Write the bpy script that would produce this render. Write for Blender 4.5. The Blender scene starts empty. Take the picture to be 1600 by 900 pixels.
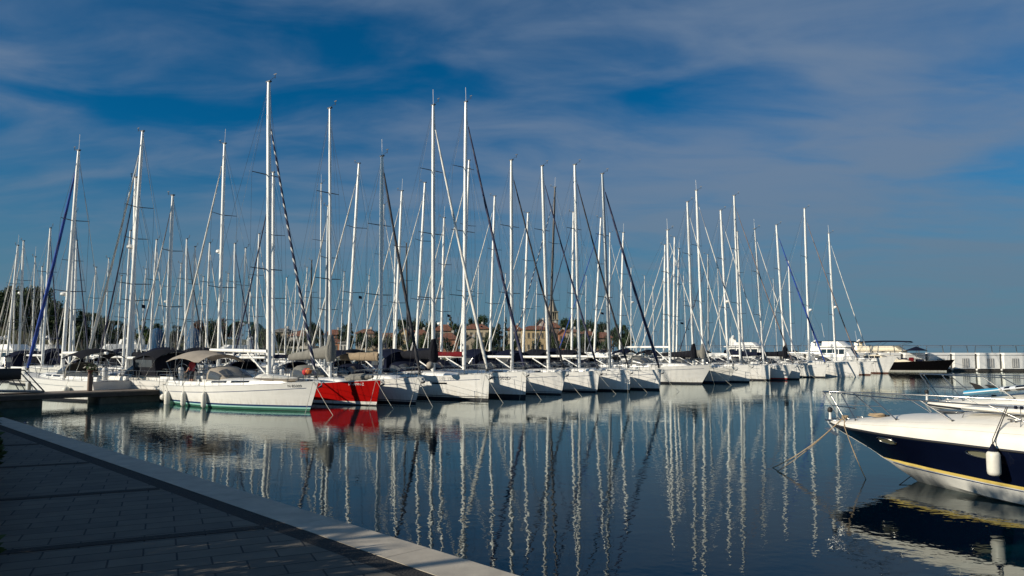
import bpy, math, random
from mathutils import Vector, Matrix
import numpy as np
R = math.radians
random.seed(7)
sc = bpy.context.scene
COL = sc.collection

# ------------------------------------------------------------------ camera
F, CX, CY, CAMZ = 1150.0, 800.0, 450.0, 3.05
PITCH = math.atan(98.0 / F)
cam_d = bpy.data.cameras.new('camera'); cam = bpy.data.objects.new('camera', cam_d); COL.objects.link(cam)
cam.location = (0, 0, CAMZ); cam.rotation_euler = (math.pi / 2 + PITCH, 0, 0)
cam_d.sensor_width = 36; cam_d.lens = 36 * F / 1600; cam_d.clip_start = 0.1; cam_d.clip_end = 30000
sc.camera = cam
cp, sp_ = math.cos(PITCH), math.sin(PITCH)

# ------------------------------------------------------------------ light
SUN_EL, SUN_AZ = R(21), R(206)            # direction towards the sun: azimuth measured from +X counterclockwise
sx, sy, sz = math.cos(SUN_EL) * math.cos(SUN_AZ), math.cos(SUN_EL) * math.sin(SUN_AZ), math.sin(SUN_EL)
sun_d = bpy.data.lights.new('sun', 'SUN'); sun_d.energy = 4.9; sun_d.angle = R(0.5); sun_d.color = (1.0, .90, .74)
sun = bpy.data.objects.new('sun', sun_d); COL.objects.link(sun)
sun.rotation_euler = Vector((sx, sy, sz)).to_track_quat('Z', 'Y').to_euler(); sun.location = (-40, -20, 40)

CLOUD_LOC = (11.7, 9.4, 0)
w = bpy.data.worlds.new('World'); sc.world = w; w.use_nodes = True
nt = w.node_tree; N = nt.nodes; Lk = nt.links
bg = N['Background']; bg.inputs['Strength'].default_value = 0.05
sky = N.new('ShaderNodeTexSky'); sky.sky_type = 'NISHITA'; sky.sun_disc = False
sky.sun_elevation = SUN_EL
sky.sun_rotation = math.pi / 2 - SUN_AZ    # nishita: 0 = +Y, clockwise
sky.air_density = 1.0; sky.dust_density = 0.6; sky.ozone_density = 2.5
def wn(t, **k):
    n = N.new(t)
    for a, v in k.items(): setattr(n, a, v)
    return n
hsv = wn('ShaderNodeVectorMath', operation='MULTIPLY'); hsv.inputs[1].default_value = (0.02, 0.80, 1.30)   # deep polarised blue
Lk.new(sky.outputs[0], hsv.inputs[0])
tc = wn('ShaderNodeTexCoord'); sep = wn('ShaderNodeSeparateXYZ'); Lk.new(tc.outputs['Generated'], sep.inputs[0])
def wm(op, a, b=None, c=None):
    n = wn('ShaderNodeMath', operation=op)
    for i, v in enumerate((a, b, c)):
        if v is None: continue
        if isinstance(v, (int, float)): n.inputs[i].default_value = v
        else: Lk.new(v, n.inputs[i])
    return n.outputs[0]
zc = wm('MAXIMUM', sep.outputs['Z'], 0.0)
den = wm('ADD', zc, 0.16)
ux, uy = wm('DIVIDE', sep.outputs['X'], den), wm('DIVIDE', sep.outputs['Y'], den)
cmb = wn('ShaderNodeCombineXYZ'); Lk.new(ux, cmb.inputs[0]); Lk.new(uy, cmb.inputs[1])
mp = wn('ShaderNodeMapping'); mp.inputs['Rotation'].default_value = (0, 0, R(-28)); mp.inputs['Scale'].default_value = (0.62, 1.25, 1); mp.inputs['Location'].default_value = CLOUD_LOC
Lk.new(cmb.outputs[0], mp.inputs[0])
n1 = wn('ShaderNodeTexNoise'); n1.inputs['Scale'].default_value = 0.85; n1.inputs['Detail'].default_value = 7; n1.inputs['Roughness'].default_value = 0.52; n1.inputs['Distortion'].default_value = 0.7
n2 = wn('ShaderNodeTexNoise'); n2.inputs['Scale'].default_value = 3.2; n2.inputs['Detail'].default_value = 8; n2.inputs['Roughness'].default_value = 0.52; n2.inputs['Distortion'].default_value = 0.6
Lk.new(mp.outputs[0], n1.inputs['Vector']); Lk.new(mp.outputs[0], n2.inputs['Vector'])
cl = wm('ADD', wm('MULTIPLY', n1.outputs[0], 0.60), wm('MULTIPLY', n2.outputs[0], 0.46))
cl = wm('ADD', cl, wm('MULTIPLY', sep.outputs['X'], 0.075))      # thicker veil towards the right of the view
mr = wn('ShaderNodeMapRange'); mr.interpolation_type = 'SMOOTHSTEP'
mr.inputs['From Min'].default_value = 0.37; mr.inputs['From Max'].default_value = 0.70; mr.inputs['To Max'].default_value = 0.93
Lk.new(cl, mr.inputs['Value'])
mixc = wn('ShaderNodeMix', data_type='RGBA'); mixc.inputs['B'].default_value = (2.75, 4.0, 6.0, 1)
Lk.new(mr.outputs[0], mixc.inputs['Factor']); Lk.new(hsv.outputs[0], mixc.inputs['A'])
# grey-blue band of humid air low over the horizon
hz = wn('ShaderNodeMapRange'); hz.interpolation_type = 'SMOOTHSTEP'
hz.inputs['From Min'].default_value = 0.0; hz.inputs['From Max'].default_value = 0.29; hz.inputs['To Min'].default_value = 0.92; hz.inputs['To Max'].default_value = 0.0
Lk.new(zc, hz.inputs['Value'])
mixh = wn('ShaderNodeMix', data_type='RGBA'); mixh.inputs['B'].default_value = (2.1, 3.75, 5.1, 1)
Lk.new(hz.outputs[0], mixh.inputs['Factor']); Lk.new(mixc.outputs['Result'], mixh.inputs['A'])
Lk.new(mixh.outputs['Result'], bg.inputs['Color'])

sc.render.engine = 'CYCLES'
sc.view_settings.view_transform = 'Standard'; sc.view_settings.look = 'None'
sc.view_settings.exposure = 0.14; sc.view_settings.gamma = 1.0
sc.cycles.max_bounces = 8

# ------------------------------------------------------------------ picture -> place helpers
def ray(px, py):
    u, v = (px - CX) / F, (CY - py) / F
    return Vector((u, cp - sp_ * v, sp_ + cp * v))
def onz(px, py, z=0.0):
    d = ray(px, py); t = (z - CAMZ) / d.z
    return Vector((d.x * t, d.y * t, z))
def aty(px, py, Y):
    d = ray(px, py); t = Y / d.y
    return Vector((d.x * t, Y, CAMZ + d.z * t))

# ------------------------------------------------------------------ mesh builder
class MB:
    def __init__(s): s.v = []; s.f = []; s.m = []
    def add(s, vs, fs, mi=0):
        o = len(s.v); s.v += [tuple(p) for p in vs]
        for f in fs: s.f.append(tuple(i + o for i in f)); s.m.append(mi)
        return s
    def box(s, c, d, rz=0, mi=0, bev=0):
        x, y, z = d[0] / 2, d[1] / 2, d[2] / 2
        co, si = math.cos(rz), math.sin(rz)
        P = lambda a, b, e: (c[0] + a * co - b * si, c[1] + a * si + b * co, c[2] + e)
        if bev <= 0:
            vs = [P(a, b, e) for e in (-z, z) for a, b in ((-x, -y), (x, -y), (x, y), (-x, y))]
            return s.add(vs, [(3, 2, 1, 0), (4, 5, 6, 7), (0, 1, 5, 4), (1, 2, 6, 5), (2, 3, 7, 6), (3, 0, 4, 7)], mi)
        b = min(bev, x * .9, y * .9, z * .9)
        ring = lambda e, k: [P(p, q, e) for p, q in ((-x + k + b, -y + k), (x - k - b, -y + k), (x - k, -y + k + b), (x - k, y - k - b), (x - k - b, y - k), (-x + k + b, y - k), (-x + k, y - k - b), (-x + k, -y + k + b))]
        return s.loft([ring(-z, b * .7), ring(-z + b, 0), ring(z - b, 0), ring(z, b * .7)], True, True, mi)
    def loft(s, secs, closed=True, caps=True, mi=0, mis=None):
        n = len(secs[0]); vs = [p for q in secs for p in q]; fs = []; o = len(s.v)
        s.v += [tuple(p) for p in vs]
        for i in range(len(secs) - 1):
            for j in range(n if closed else n - 1):
                k = (j + 1) % n
                s.f.append((o + i * n + j, o + i * n + k, o + (i + 1) * n + k, o + (i + 1) * n + j))
                s.m.append(mis[j] if mis else mi)
        if caps and closed:
            s.f.append(tuple(o + j for j in range(n - 1, -1, -1))); s.m.append(mi)
            s.f.append(tuple(o + (len(secs) - 1) * n + j for j in range(n))); s.m.append(mi)
        return s
    def tube(s, pts, r, n=6, mi=0, caps=True):
        pts = [Vector(p) for p in pts]; rs = r if isinstance(r, (list, tuple)) else [r] * len(pts)
        secs = []
        for i, p in enumerate(pts):
            t = (pts[min(i + 1, len(pts) - 1)] - pts[max(i - 1, 0)])
            if t.length < 1e-9: t = Vector((0, 0, 1))
            t.normalize()
            a = Vector((0, 0, 1)) if abs(t.z) < .9 else Vector((1, 0, 0))
            u = t.cross(a).normalized(); v = t.cross(u)
            secs.append([p + (u * math.cos(2 * math.pi * k / n) + v * math.sin(2 * math.pi * k / n)) * rs[i] for k in range(n)])
        return s.loft(secs, True, caps, mi)
    def lathe(s, c, prof, n=12, mi=0, axis='z'):
        secs = []
        for r, z in prof:
            ring = []
            for k in range(n):
                a = 2 * math.pi * k / n; x, y = r * math.cos(a), r * math.sin(a)
                ring.append((c[0] + x, c[1] + y, c[2] + z) if axis == 'z' else ((c[0] + z, c[1] + x, c[2] + y) if axis == 'x' else (c[0] + x, c[1] + z, c[2] + y)))
            secs.append(ring)
        return s.loft(secs, True, True, mi)
    def ball(s, c, r, n=10, mi=0, sq=1):
        return s.lathe(c, [(r * math.sin(math.pi * (k + .08) / (6.16)), -sq * r * math.cos(math.pi * (k + .08) / 6.16)) for k in range(7)], n, mi)
    def build(s, name, mats, parent=None, smooth=40):
        me = bpy.data.meshes.new(name); me.from_pydata(s.v, [], s.f)
        if not isinstance(mats, (list, tuple)): mats = [mats]
        for m in mats: me.materials.append(m)
        if len(mats) > 1: me.polygons.foreach_set('material_index', s.m)
        if smooth:
            me.polygons.foreach_set('use_smooth', [True] * len(s.f)); me.set_sharp_from_angle(angle=R(smooth))
        me.update()
        o = bpy.data.objects.new(name, me); COL.objects.link(o)
        if parent: o.parent = parent
        return o
def tag(o, label=None, cat=None, group=None, kind=None):
    if label:
        wd = label.split()
        assert 4 <= len(wd) <= 16, (len(wd), label)
        o['label'] = label
    if cat: o['category'] = cat
    if group: o['group'] = group
    if kind: o['kind'] = kind
    return o
def empty(name, loc, rz=0, **k):
    o = bpy.data.objects.new(name, None); COL.objects.link(o); o.location = loc; o.rotation_euler = (0, 0, rz); o.empty_display_size = .3
    return tag(o, **k)
def copy_tree(o, parent=None):
    c = o.copy(); COL.objects.link(c); c.parent = parent
    for ch in list(o.children): copy_tree(ch, c)
    return c

# ------------------------------------------------------------------ materials
def mat(name, col, rough=.5, metal=0, var=0, scale=3, bump=0, bscale=20, spec=None, coat=0, stretch=None):
    m = bpy.data.materials.new(name); m.use_nodes = True; t = m.node_tree; b = t.nodes['Principled BSDF']
    if 'canvas' in name: spec = .12
    b.inputs['Base Color'].default_value = (*col, 1); b.inputs['Roughness'].default_value = rough; b.inputs['Metallic'].default_value = metal
    if spec is not None: b.inputs['Specular IOR Level'].default_value = spec
    if coat: b.inputs['Coat Weight'].default_value = coat; b.inputs['Coat Roughness'].default_value = .08
    if var or bump:
        tcn = t.nodes.new('ShaderNodeTexCoord'); mpn = t.nodes.new('ShaderNodeMapping'); t.links.new(tcn.outputs['Object'], mpn.inputs[0])
        if stretch: mpn.inputs['Scale'].default_value = stretch
    if var:
        nn = t.nodes.new('ShaderNodeTexNoise'); nn.inputs['Scale'].default_value = scale; nn.inputs['Detail'].default_value = 6; nn.inputs['Roughness'].default_value = .6
        t.links.new(mpn.outputs[0], nn.inputs['Vector'])
        r = t.nodes.new('ShaderNodeMapRange'); r.inputs['From Min'].default_value = .3; r.inputs['From Max'].default_value = .7; r.inputs['To Min'].default_value = 1 - var; r.inputs['To Max'].default_value = 1 + var * .6
        t.links.new(nn.outputs[0], r.inputs['Value'])
        mx = t.nodes.new('ShaderNodeVectorMath'); mx.operation = 'SCALE'; mx.inputs[0].default_value = col
        t.links.new(r.outputs[0], mx.inputs['Scale']); t.links.new(mx.outputs[0], b.inputs['Base Color'])
    if bump:
        n3 = t.nodes.new('ShaderNodeTexNoise'); n3.inputs['Scale'].default_value = bscale; n3.inputs['Detail'].default_value = 4
        t.links.new(mpn.outputs[0], n3.inputs['Vector'])
        bp = t.nodes.new('ShaderNodeBump'); bp.inputs['Strength'].default_value = bump; bp.inputs['Distance'].default_value = .02
        t.links.new(n3.outputs[0], bp.inputs['Height']); t.links.new(bp.outputs[0], b.inputs['Normal'])
    return m
M = {}
M['gel'] = mat('white gelcoat', (.78, .77, .73), .22, var=.07, scale=1.6, stretch=(.6, 1, 3))
M['gel2'] = mat('aged gelcoat', (.66, .65, .60), .32, var=.12, scale=1.4, stretch=(.6, 1, 3))
M['gelcream'] = mat('cream gelcoat', (.72, .64, .48), .25, var=.06, scale=1.2)
M['gelred'] = mat('red gelcoat', (.34, .005, .004), .2, var=.1, scale=1.2)
M['gelnavy'] = mat('navy gelcoat', (.0025, .0045, .016), .12, var=.2, scale=.8)
M['gelblack'] = mat('black gelcoat', (.005, .004, .004), .15)
M['gelblue'] = mat('slate blue gelcoat', (.03, .06, .11), .25)
M['deck'] = mat('deck nonskid', (.66, .65, .61), .55, var=.1, scale=4)
M['teak'] = mat('weathered teak', (.30, .22, .15), .7, var=.25, scale=6, stretch=(1, 8, 1))
M['navy'] = mat('navy stripe', (.01, .035, .12), .3)
M['green'] = mat('sea green stripe', (.035, .15, .095), .35, var=.2)
M['aqua'] = mat('pale aqua stripe', (.35, .62, .55), .35)
M['anti'] = mat('dark antifouling', (.014, .016, .022), .6, var=.3)
M['antibrown'] = mat('brown antifouling', (.10, .035, .02), .7, var=.4)
M['blackline'] = mat('black boot stripe', (.012, .012, .014), .4)
M['win'] = mat('tinted window', (.012, .014, .018), .06, spec=.8)
M['winlt'] = mat('smoked clear panel', (.07, .075, .08), .12, spec=.7)
M['alu'] = mat('silver mast aluminium', (.66, .66, .63), .42, metal=.15, var=.06, scale=2)
M['white'] = mat('white painted spar', (.86, .85, .80), .24, spec=.8, var=.07, scale=2.5)
M['grey'] = mat('grey anodised spar', (.30, .33, .35), .4, metal=.4)
M['dark'] = mat('black carbon spar', (.03, .03, .032), .35)
M['steel'] = mat('stainless steel', (.44, .43, .41), .24, metal=1)
M['wire'] = mat('rigging wire', (.10, .105, .11), .45, metal=.4)
M['wirelt'] = mat('bright rigging wire', (.35, .35, .35), .4, metal=.5)
M['sprd'] = mat('dark spreader', (.06, .065, .07), .5)
M['csail'] = mat('pale furled sailcloth', (.62, .60, .54), .8, var=.15, scale=3, bump=.4)
M['cgrey'] = mat('grey canvas', (.20, .195, .175), .9, var=.2, scale=3, bump=.5, bscale=8)
M['ctan'] = mat('tan canvas', (.27, .21, .145), .9, var=.2, scale=3, bump=.5, bscale=8)
M['ctaupe'] = mat('taupe canvas', (.33, .29, .24), .9, var=.12, scale=3, bump=.3, bscale=8)
M['cnavy'] = mat('navy canvas', (.006, .009, .024), .85, var=.2, bump=.4, bscale=8)
M['cblue'] = mat('royal blue canvas', (.010, .045, .32), .8, var=.2, bump=.4, bscale=8)
M['ccover'] = mat('faded blue cover', (.012, .075, .17), .85, var=.3, scale=2, bump=.5, bscale=3)
M['cblack'] = mat('black canvas', (.012, .013, .018), .9, var=.2, bump=.4, bscale=8)
M['cred'] = mat('dark red canvas', (.12, .008, .012), .85, var=.2)
M['cgreen'] = mat('green tarpaulin', (.01, .12, .085), .7, var=.25)
M['cbrown'] = mat('brown grey canvas', (.16, .12, .10), .85, var=.2)
M['fender'] = mat('fender vinyl', (.70, .68, .60), .45, var=.12, scale=5, bump=.25, bscale=14)
M['rope'] = mat('hemp rope', (.36, .27, .17), .9, var=.3, scale=20)
M['ropelt'] = mat('pale rope', (.42, .40, .33), .9, var=.2, scale=20)
M['ropedk'] = mat('dark rope', (.03, .03, .035), .9)
M['rubber'] = mat('black rubber', (.015, .015, .016), .6)
M['yellow'] = mat('yellow stripe', (.62, .47, .13), .3, var=.08)
M['cyan'] = mat('cyan board', (.05, .32, .52), .3)
M['boardw'] = mat('white board', (.75, .78, .8), .25)
M['txtblack'] = mat('black lettering', (.02, .02, .025), .5)
M['txtgrey'] = mat('faded grey lettering', (.42, .42, .42), .5)
M['txtwhite'] = mat('white lettering', (.8, .8, .78), .5)
M['skin'] = mat('skin', (.45, .25, .17), .6); M['shirt'] = mat('rose red shirt', (.35, .035, .05), .85, var=.1); M['hair'] = mat('dark hair', (.02, .014, .01), .8); M['short'] = mat('dark shorts', (.03, .035, .05), .9)
M['flagred'] = mat('red flag cloth', (.45, .02, .03), .8); M['orange'] = mat('orange line reel', (.6, .16, .04), .7)
M['lamp'] = mat('steel grey paint', (.12, .13, .14), .4, metal=.5)

def grime(m, zlo=.16, zhi=.62, col=(.38, .32, .20), amt=.5):
    t = m.node_tree; b = t.nodes['Principled BSDF']; src = b.inputs['Base Color'].links[0].from_socket
    tcn = t.nodes.new('ShaderNodeTexCoord'); sp = t.nodes.new('ShaderNodeSeparateXYZ'); t.links.new(tcn.outputs['Object'], sp.inputs[0])
    mp_ = t.nodes.new('ShaderNodeMapping'); mp_.inputs['Scale'].default_value = (5, 5, .7); t.links.new(tcn.outputs['Object'], mp_.inputs[0])
    n = t.nodes.new('ShaderNodeTexNoise'); n.inputs['Scale'].default_value = 1.6; n.inputs['Detail'].default_value = 7; t.links.new(mp_.outputs[0], n.inputs['Vector'])
    r_ = t.nodes.new('ShaderNodeMapRange'); r_.inputs['From Min'].default_value = zlo; r_.inputs['From Max'].default_value = zhi; r_.inputs['To Min'].default_value = 1; r_.inputs['To Max'].default_value = 0.12; t.links.new(sp.outputs['Z'], r_.inputs['Value'])
    r2 = t.nodes.new('ShaderNodeMapRange'); r2.inputs['From Min'].default_value = .42; r2.inputs['From Max'].default_value = .72; r2.inputs['To Max'].default_value = amt; t.links.new(n.outputs[0], r2.inputs['Value'])
    mu = t.nodes.new('ShaderNodeMath'); mu.operation = 'MULTIPLY'; t.links.new(r_.outputs[0], mu.inputs[0]); t.links.new(r2.outputs[0], mu.inputs[1])
    mx = t.nodes.new('ShaderNodeMix'); mx.data_type = 'RGBA'; mx.inputs['B'].default_value = (*col, 1); t.links.new(mu.outputs[0], mx.inputs['Factor']); t.links.new(src, mx.inputs['A']); t.links.new(mx.outputs['Result'], b.inputs['Base Color'])
grime(M['gel']); grime(M['gel2'], amt=.7)
def stripe_mat(name, a, b, freq):
    m = bpy.data.materials.new(name); m.use_nodes = True; t = m.node_tree; bs = t.nodes['Principled BSDF']; bs.inputs['Roughness'].default_value = .8
    tcn = t.nodes.new('ShaderNodeTexCoord'); sp = t.nodes.new('ShaderNodeSeparateXYZ'); t.links.new(tcn.outputs['Object'], sp.inputs[0])
    def mm(op, x, y):
        n = t.nodes.new('ShaderNodeMath'); n.operation = op
        for i, v in enumerate((x, y)):
            if isinstance(v, (int, float)): n.inputs[i].default_value = v
            else: t.links.new(v, n.inputs[i])
        return n.outputs[0]
    s = mm('ADD', sp.outputs['Z'], mm('ADD', mm('MULTIPLY', sp.outputs['Y'], 1.6), mm('MULTIPLY', sp.outputs['X'], .9)))
    s = mm('FRACT', mm('MULTIPLY', s, freq), 0)
    s = mm('GREATER_THAN', s, .70)
    mx = t.nodes.new('ShaderNodeMix'); mx.data_type = 'RGBA'; mx.inputs['A'].default_value = (*a, 1); mx.inputs['B'].default_value = (*b, 1)
    t.links.new(s, mx.inputs['Factor']); t.links.new(mx.outputs['Result'], bs.inputs['Base Color'])
    return m
M['fstripe'] = stripe_mat('navy and white spiral sail', (.008, .012, .045), (.50, .49, .46), 2.3)
M['fnavy'] = stripe_mat('navy furled sail with pale tape', (.009, .013, .05), (.045, .05, .08), 1.1)
M['fblack'] = stripe_mat('black furled sail', (.012, .012, .018), (.035, .035, .04), 1.3)
M['fblue'] = stripe_mat('royal blue furled sail', (.008, .05, .30), (.012, .03, .16), .8)
M['fwhite'] = stripe_mat('white furled sail', (.66, .64, .58), (.5, .49, .46), 1.0)
M['fgrey'] = stripe_mat('white furled sail with grey strip', (.60, .59, .55), (.20, .22, .26), .22)
M['fbrown'] = stripe_mat('brown furled sail', (.16, .12, .11), (.22, .18, .16), .7)

# ------------------------------------------------------------------ water, ground
def water_mat():
    m = bpy.data.materials.new('harbour water'); m.use_nodes = True; t = m.node_tree; b = t.nodes['Principled BSDF']
    b.inputs['Base Color'].default_value = (.0, .016, .024, 1); b.inputs['Roughness'].default_value = .5; b.inputs['Specular IOR Level'].default_value = 0
    gl = t.nodes.new('ShaderNodeBsdfGlossy'); gl.inputs['Roughness'].default_value = .010; gl.inputs['Color'].default_value = (.93, .985, .965, 1)
    fr = t.nodes.new('ShaderNodeFresnel'); fr.inputs['IOR'].default_value = 1.28; mxs = t.nodes.new('ShaderNodeMixShader')
    t.links.new(fr.outputs[0], mxs.inputs[0]); t.links.new(b.outputs[0], mxs.inputs[1]); t.links.new(gl.outputs[0], mxs.inputs[2]); t.links.new(mxs.outputs[0], t.nodes['Material Output'].inputs['Surface'])
    tcn = t.nodes.new('ShaderNodeTexCoord')
    def noise(scale, det, st, rz=0):
        mpn = t.nodes.new('ShaderNodeMapping'); mpn.inputs['Scale'].default_value = st; mpn.inputs['Rotation'].default_value = (0, 0, R(rz)); t.links.new(tcn.outputs['Object'], mpn.inputs[0])
        n = t.nodes.new('ShaderNodeTexNoise'); n.inputs['Scale'].default_value = scale; n.inputs['Detail'].default_value = det; n.inputs['Roughness'].default_value = .5
        t.links.new(mpn.outputs[0], n.inputs['Vector']); return n.outputs[0]
    def mm(op, x, y):
        n = t.nodes.new('ShaderNodeMath'); n.operation = op
        for i, v in enumerate((x, y)):
            if isinstance(v, (int, float)): n.inputs[i].default_value = v
            else: t.links.new(v, n.inputs[i])
        return n.outputs[0]
    big = noise(.55, 2, (1, 1.3, 1), 20)
    mid = noise(3.1, 2, (1, 1.25, 1), -12)
    fin = noise(9.5, 2, (1, 1.2, 1), 35)
    patch = noise(.045, 3, (1, 2.2, 1), 12)
    pr = t.nodes.new('ShaderNodeMapRange'); pr.inputs['From Min'].default_value = .35; pr.inputs['From Max'].default_value = .68; pr.inputs['To Min'].default_value = .4; pr.inputs['To Max'].default_value = 2.5
    t.links.new(patch, pr.inputs['Value'])
    h = mm('ADD', mm('MULTIPLY', big, .0065), mm('MULTIPLY', mm('ADD', mm('MULTIPLY', mid, .0026), mm('MULTIPLY', fin, .00032)), pr.outputs[0]))
    bp = t.nodes.new('ShaderNodeBump'); bp.inputs['Strength'].default_value = 1.0; bp.inputs['Distance'].default_value = WAVE
    t.links.new(h, bp.inputs['Height']); t.links.new(bp.outputs[0], gl.inputs['Normal']); t.links.new(bp.outputs[0], fr.inputs['Normal'])
    return m
WAVE = 1.0
M['water'] = water_mat()
wt = MB().add([(-9000, -400, 0), (9000, -400, 0), (9000, 14000, 0), (-9000, 14000, 0)], [(0, 1, 2, 3)]).build('harbour_water', M['water'], smooth=0)
tag(wt, 'calm deep blue harbour water mirroring the masts', kind='structure')

# quay geometry (plan): outer edge line
QZ = 1.45
E0, E1 = onz(800, 898, QZ), onz(0, 651, QZ)
qd = (E1 - E0).normalized(); qn = Vector((-qd.y, qd.x, 0))      # qn points inland (left/behind)
if qn.x > 0: qn = -qn
# paving material
def paving_mat():
    m = bpy.data.materials.new('concrete pavers'); m.use_nodes = True; t = m.node_tree; b = t.nodes['Principled BSDF']; b.inputs['Roughness'].default_value = .75
    tcn = t.nodes.new('ShaderNodeTexCoord')
    bk = t.nodes.new('ShaderNodeTexBrick'); bk.offset = .5; bk.inputs['Scale'].default_value = 1.0; bk.inputs['Brick Width'].default_value = .48; bk.inputs['Row Height'].default_value = .24
    bk.inputs['Mortar Size'].default_value = .008; bk.inputs['Mortar Smooth'].default_value = .2; bk.inputs['Bias'].default_value = -.1
    bk.inputs['Color1'].default_value = (.088, .078, .062, 1); bk.inputs['Color2'].default_value = (.128, .112, .086, 1); bk.inputs['Mortar'].default_value = (.012, .012, .012, 1)
    t.links.new(tcn.outputs['Object'], bk.inputs['Vector'])
    n = t.nodes.new('ShaderNodeTexNoise'); n.inputs['Scale'].default_value = 5; n.inputs['Detail'].default_value = 8; t.links.new(tcn.outputs['Object'], n.inputs['Vector'])
    r = t.nodes.new('ShaderNodeMapRange'); r.inputs['To Min'].default_value = .6; r.inputs['To Max'].default_value = 1.35; t.links.new(n.outputs[0], r.inputs['Value'])
    mx = t.nodes.new('ShaderNodeVectorMath'); mx.operation = 'SCALE'; t.links.new(bk.outputs['Color'], mx.inputs[0]); t.links.new(r.outputs[0], mx.inputs['Scale']); t.links.new(mx.outputs[0], b.inputs['Base Color'])
    bp = t.nodes.new('ShaderNodeBump'); bp.inputs['Strength'].default_value = .6; bp.inputs['Distance'].default_value = .01; bp.invert = True
    t.links.new(bk.outputs['Fac'], bp.inputs['Height']); t.links.new(bp.outputs[0], b.inputs['Normal'])
    return m
M['pave'] = paving_mat()
M['coping'] = mat('pale stone coping', (.46, .41, .33), .65, var=.22, scale=4, bump=.15, bscale=60)
M['setts'] = mat('dark basalt setts', (.022, .020, .018), .85, var=.5, scale=30, bump=.9, bscale=45)
M['conc'] = mat('quay wall concrete', (.22, .21, .2), .85, var=.25, scale=1.5, bump=.4)
def Q(a, b, z): return Vector((E0.x, E0.y, 0)) + qd * a + qn * b + Vector((0, 0, z))
A0, A1 = -14, 45
CW, BW = .40, .20
def strip(b0, b1, z, a0=A0, a1=A1): return [Q(a0, b0, z), Q(a1, b0, z), Q(a1, b1, z), Q(a0, b1, z)]
# quay body
mb = MB(); lo = [Q(A0, .03, -3), Q(A1, .03, -3), Q(A1, 60, -3), Q(A0, 60, -3)]; hi = [Vector((p.x, p.y, QZ - .12)) for p in lo]
mb.add(lo + hi, [(3, 2, 1, 0), (4, 5, 6, 7), (0, 1, 5, 4), (1, 2, 6, 5), (2, 3, 7, 6), (3, 0, 4, 7)])
tag(mb.build('quay_wall', M['conc'], smooth=0), 'concrete quay wall below the promenade edge', kind='structure')
# promenade surface: built in local coordinates aligned with the cross bands so the courses follow them
band_dir = (onz(420, 822, QZ) - onz(0, 863, QZ)).normalized(); bang = math.atan2(band_dir.y, band_dir.x)
def local_sheet(name, pts, m, ang, label, z_top, thick=.1):
    o = Matrix.Rotation(-ang, 3, 'Z'); base = Vector((E0.x, E0.y, 0))
    lp = [o @ (p - base) for p in pts]
    vs = [(p.x, p.y, z_top) for p in lp] + [(p.x, p.y, z_top - thick) for p in lp]; n = len(lp)
    fs = [tuple(range(n)), tuple(range(2 * n - 1, n - 1, -1))] + [((i + 1) % n, i, n + i, n + (i + 1) % n) for i in range(n)]
    ob = MB().add(vs, fs).build(name, m, smooth=0); ob.location = base; ob.rotation_euler = (0, 0, ang)
    bpy.context.view_layer.update()
    return tag(ob, label, kind='structure')
local_sheet('promenade', strip(CW + BW, 60, QZ), M['pave'], bang, 'shaded promenade of grey rectangular pavers', QZ - .002)
local_sheet('paving_border', strip(CW, CW + BW, QZ), M['setts'], bang, 'dark sett border beside the pale coping', QZ - .003)
# coping stones with joints: one sheet, joints as thin gaps between blocks
mb = MB(); L = 1.5; a = A0
while a < A1:
    q = [Q(a + .003, -.02, 0), Q(a + L - .003, -.02, 0), Q(a + L - .003, CW - .002, 0), Q(a + .003, CW - .002, 0)]
    vs = [(p.x, p.y, QZ - .16) for p in q] + [(p.x, p.y, QZ) for p in q]
    mb.add(vs, [(3, 2, 1, 0), (4, 5, 6, 7), (0, 1, 5, 4), (1, 2, 6, 5), (2, 3, 7, 6), (3, 0, 4, 7)]); a += L
tag(mb.build('quay_coping', M['coping'], smooth=0), 'pale stone coping along the promenade edge', kind='structure')
for (x0, y0, x1, y1) in ((0, 863, 425, 822), (0, 779, 265, 762), (0, 729.5, 150, 722), (0, 696, 76, 693)):
    p1 = onz(x1, y1, QZ); d = band_dir
    # start at the sett border, run inland
    rel = p1 - Q(0, 0, QZ); bb = rel.dot(qn); tfix = (CW + BW + .003 - bb) / (d.dot(qn))
    p1 = p1 + d * tfix; p0 = p1 - d * (11 if d.dot(qn) < 0 else -11)
    nn = Vector((-d.y, d.x, 0)) * .07
    v = [p1 - nn, p1 + nn, p0 + nn, p0 - nn]
    MBs = MB().add([(p.x, p.y, QZ + .002) for p in v], [(0, 1, 2, 3)]).build('paving_band', M['setts'], smooth=0); tag(MBs, 'dark sett band crossing the grey pavers', kind='structure')

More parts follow.
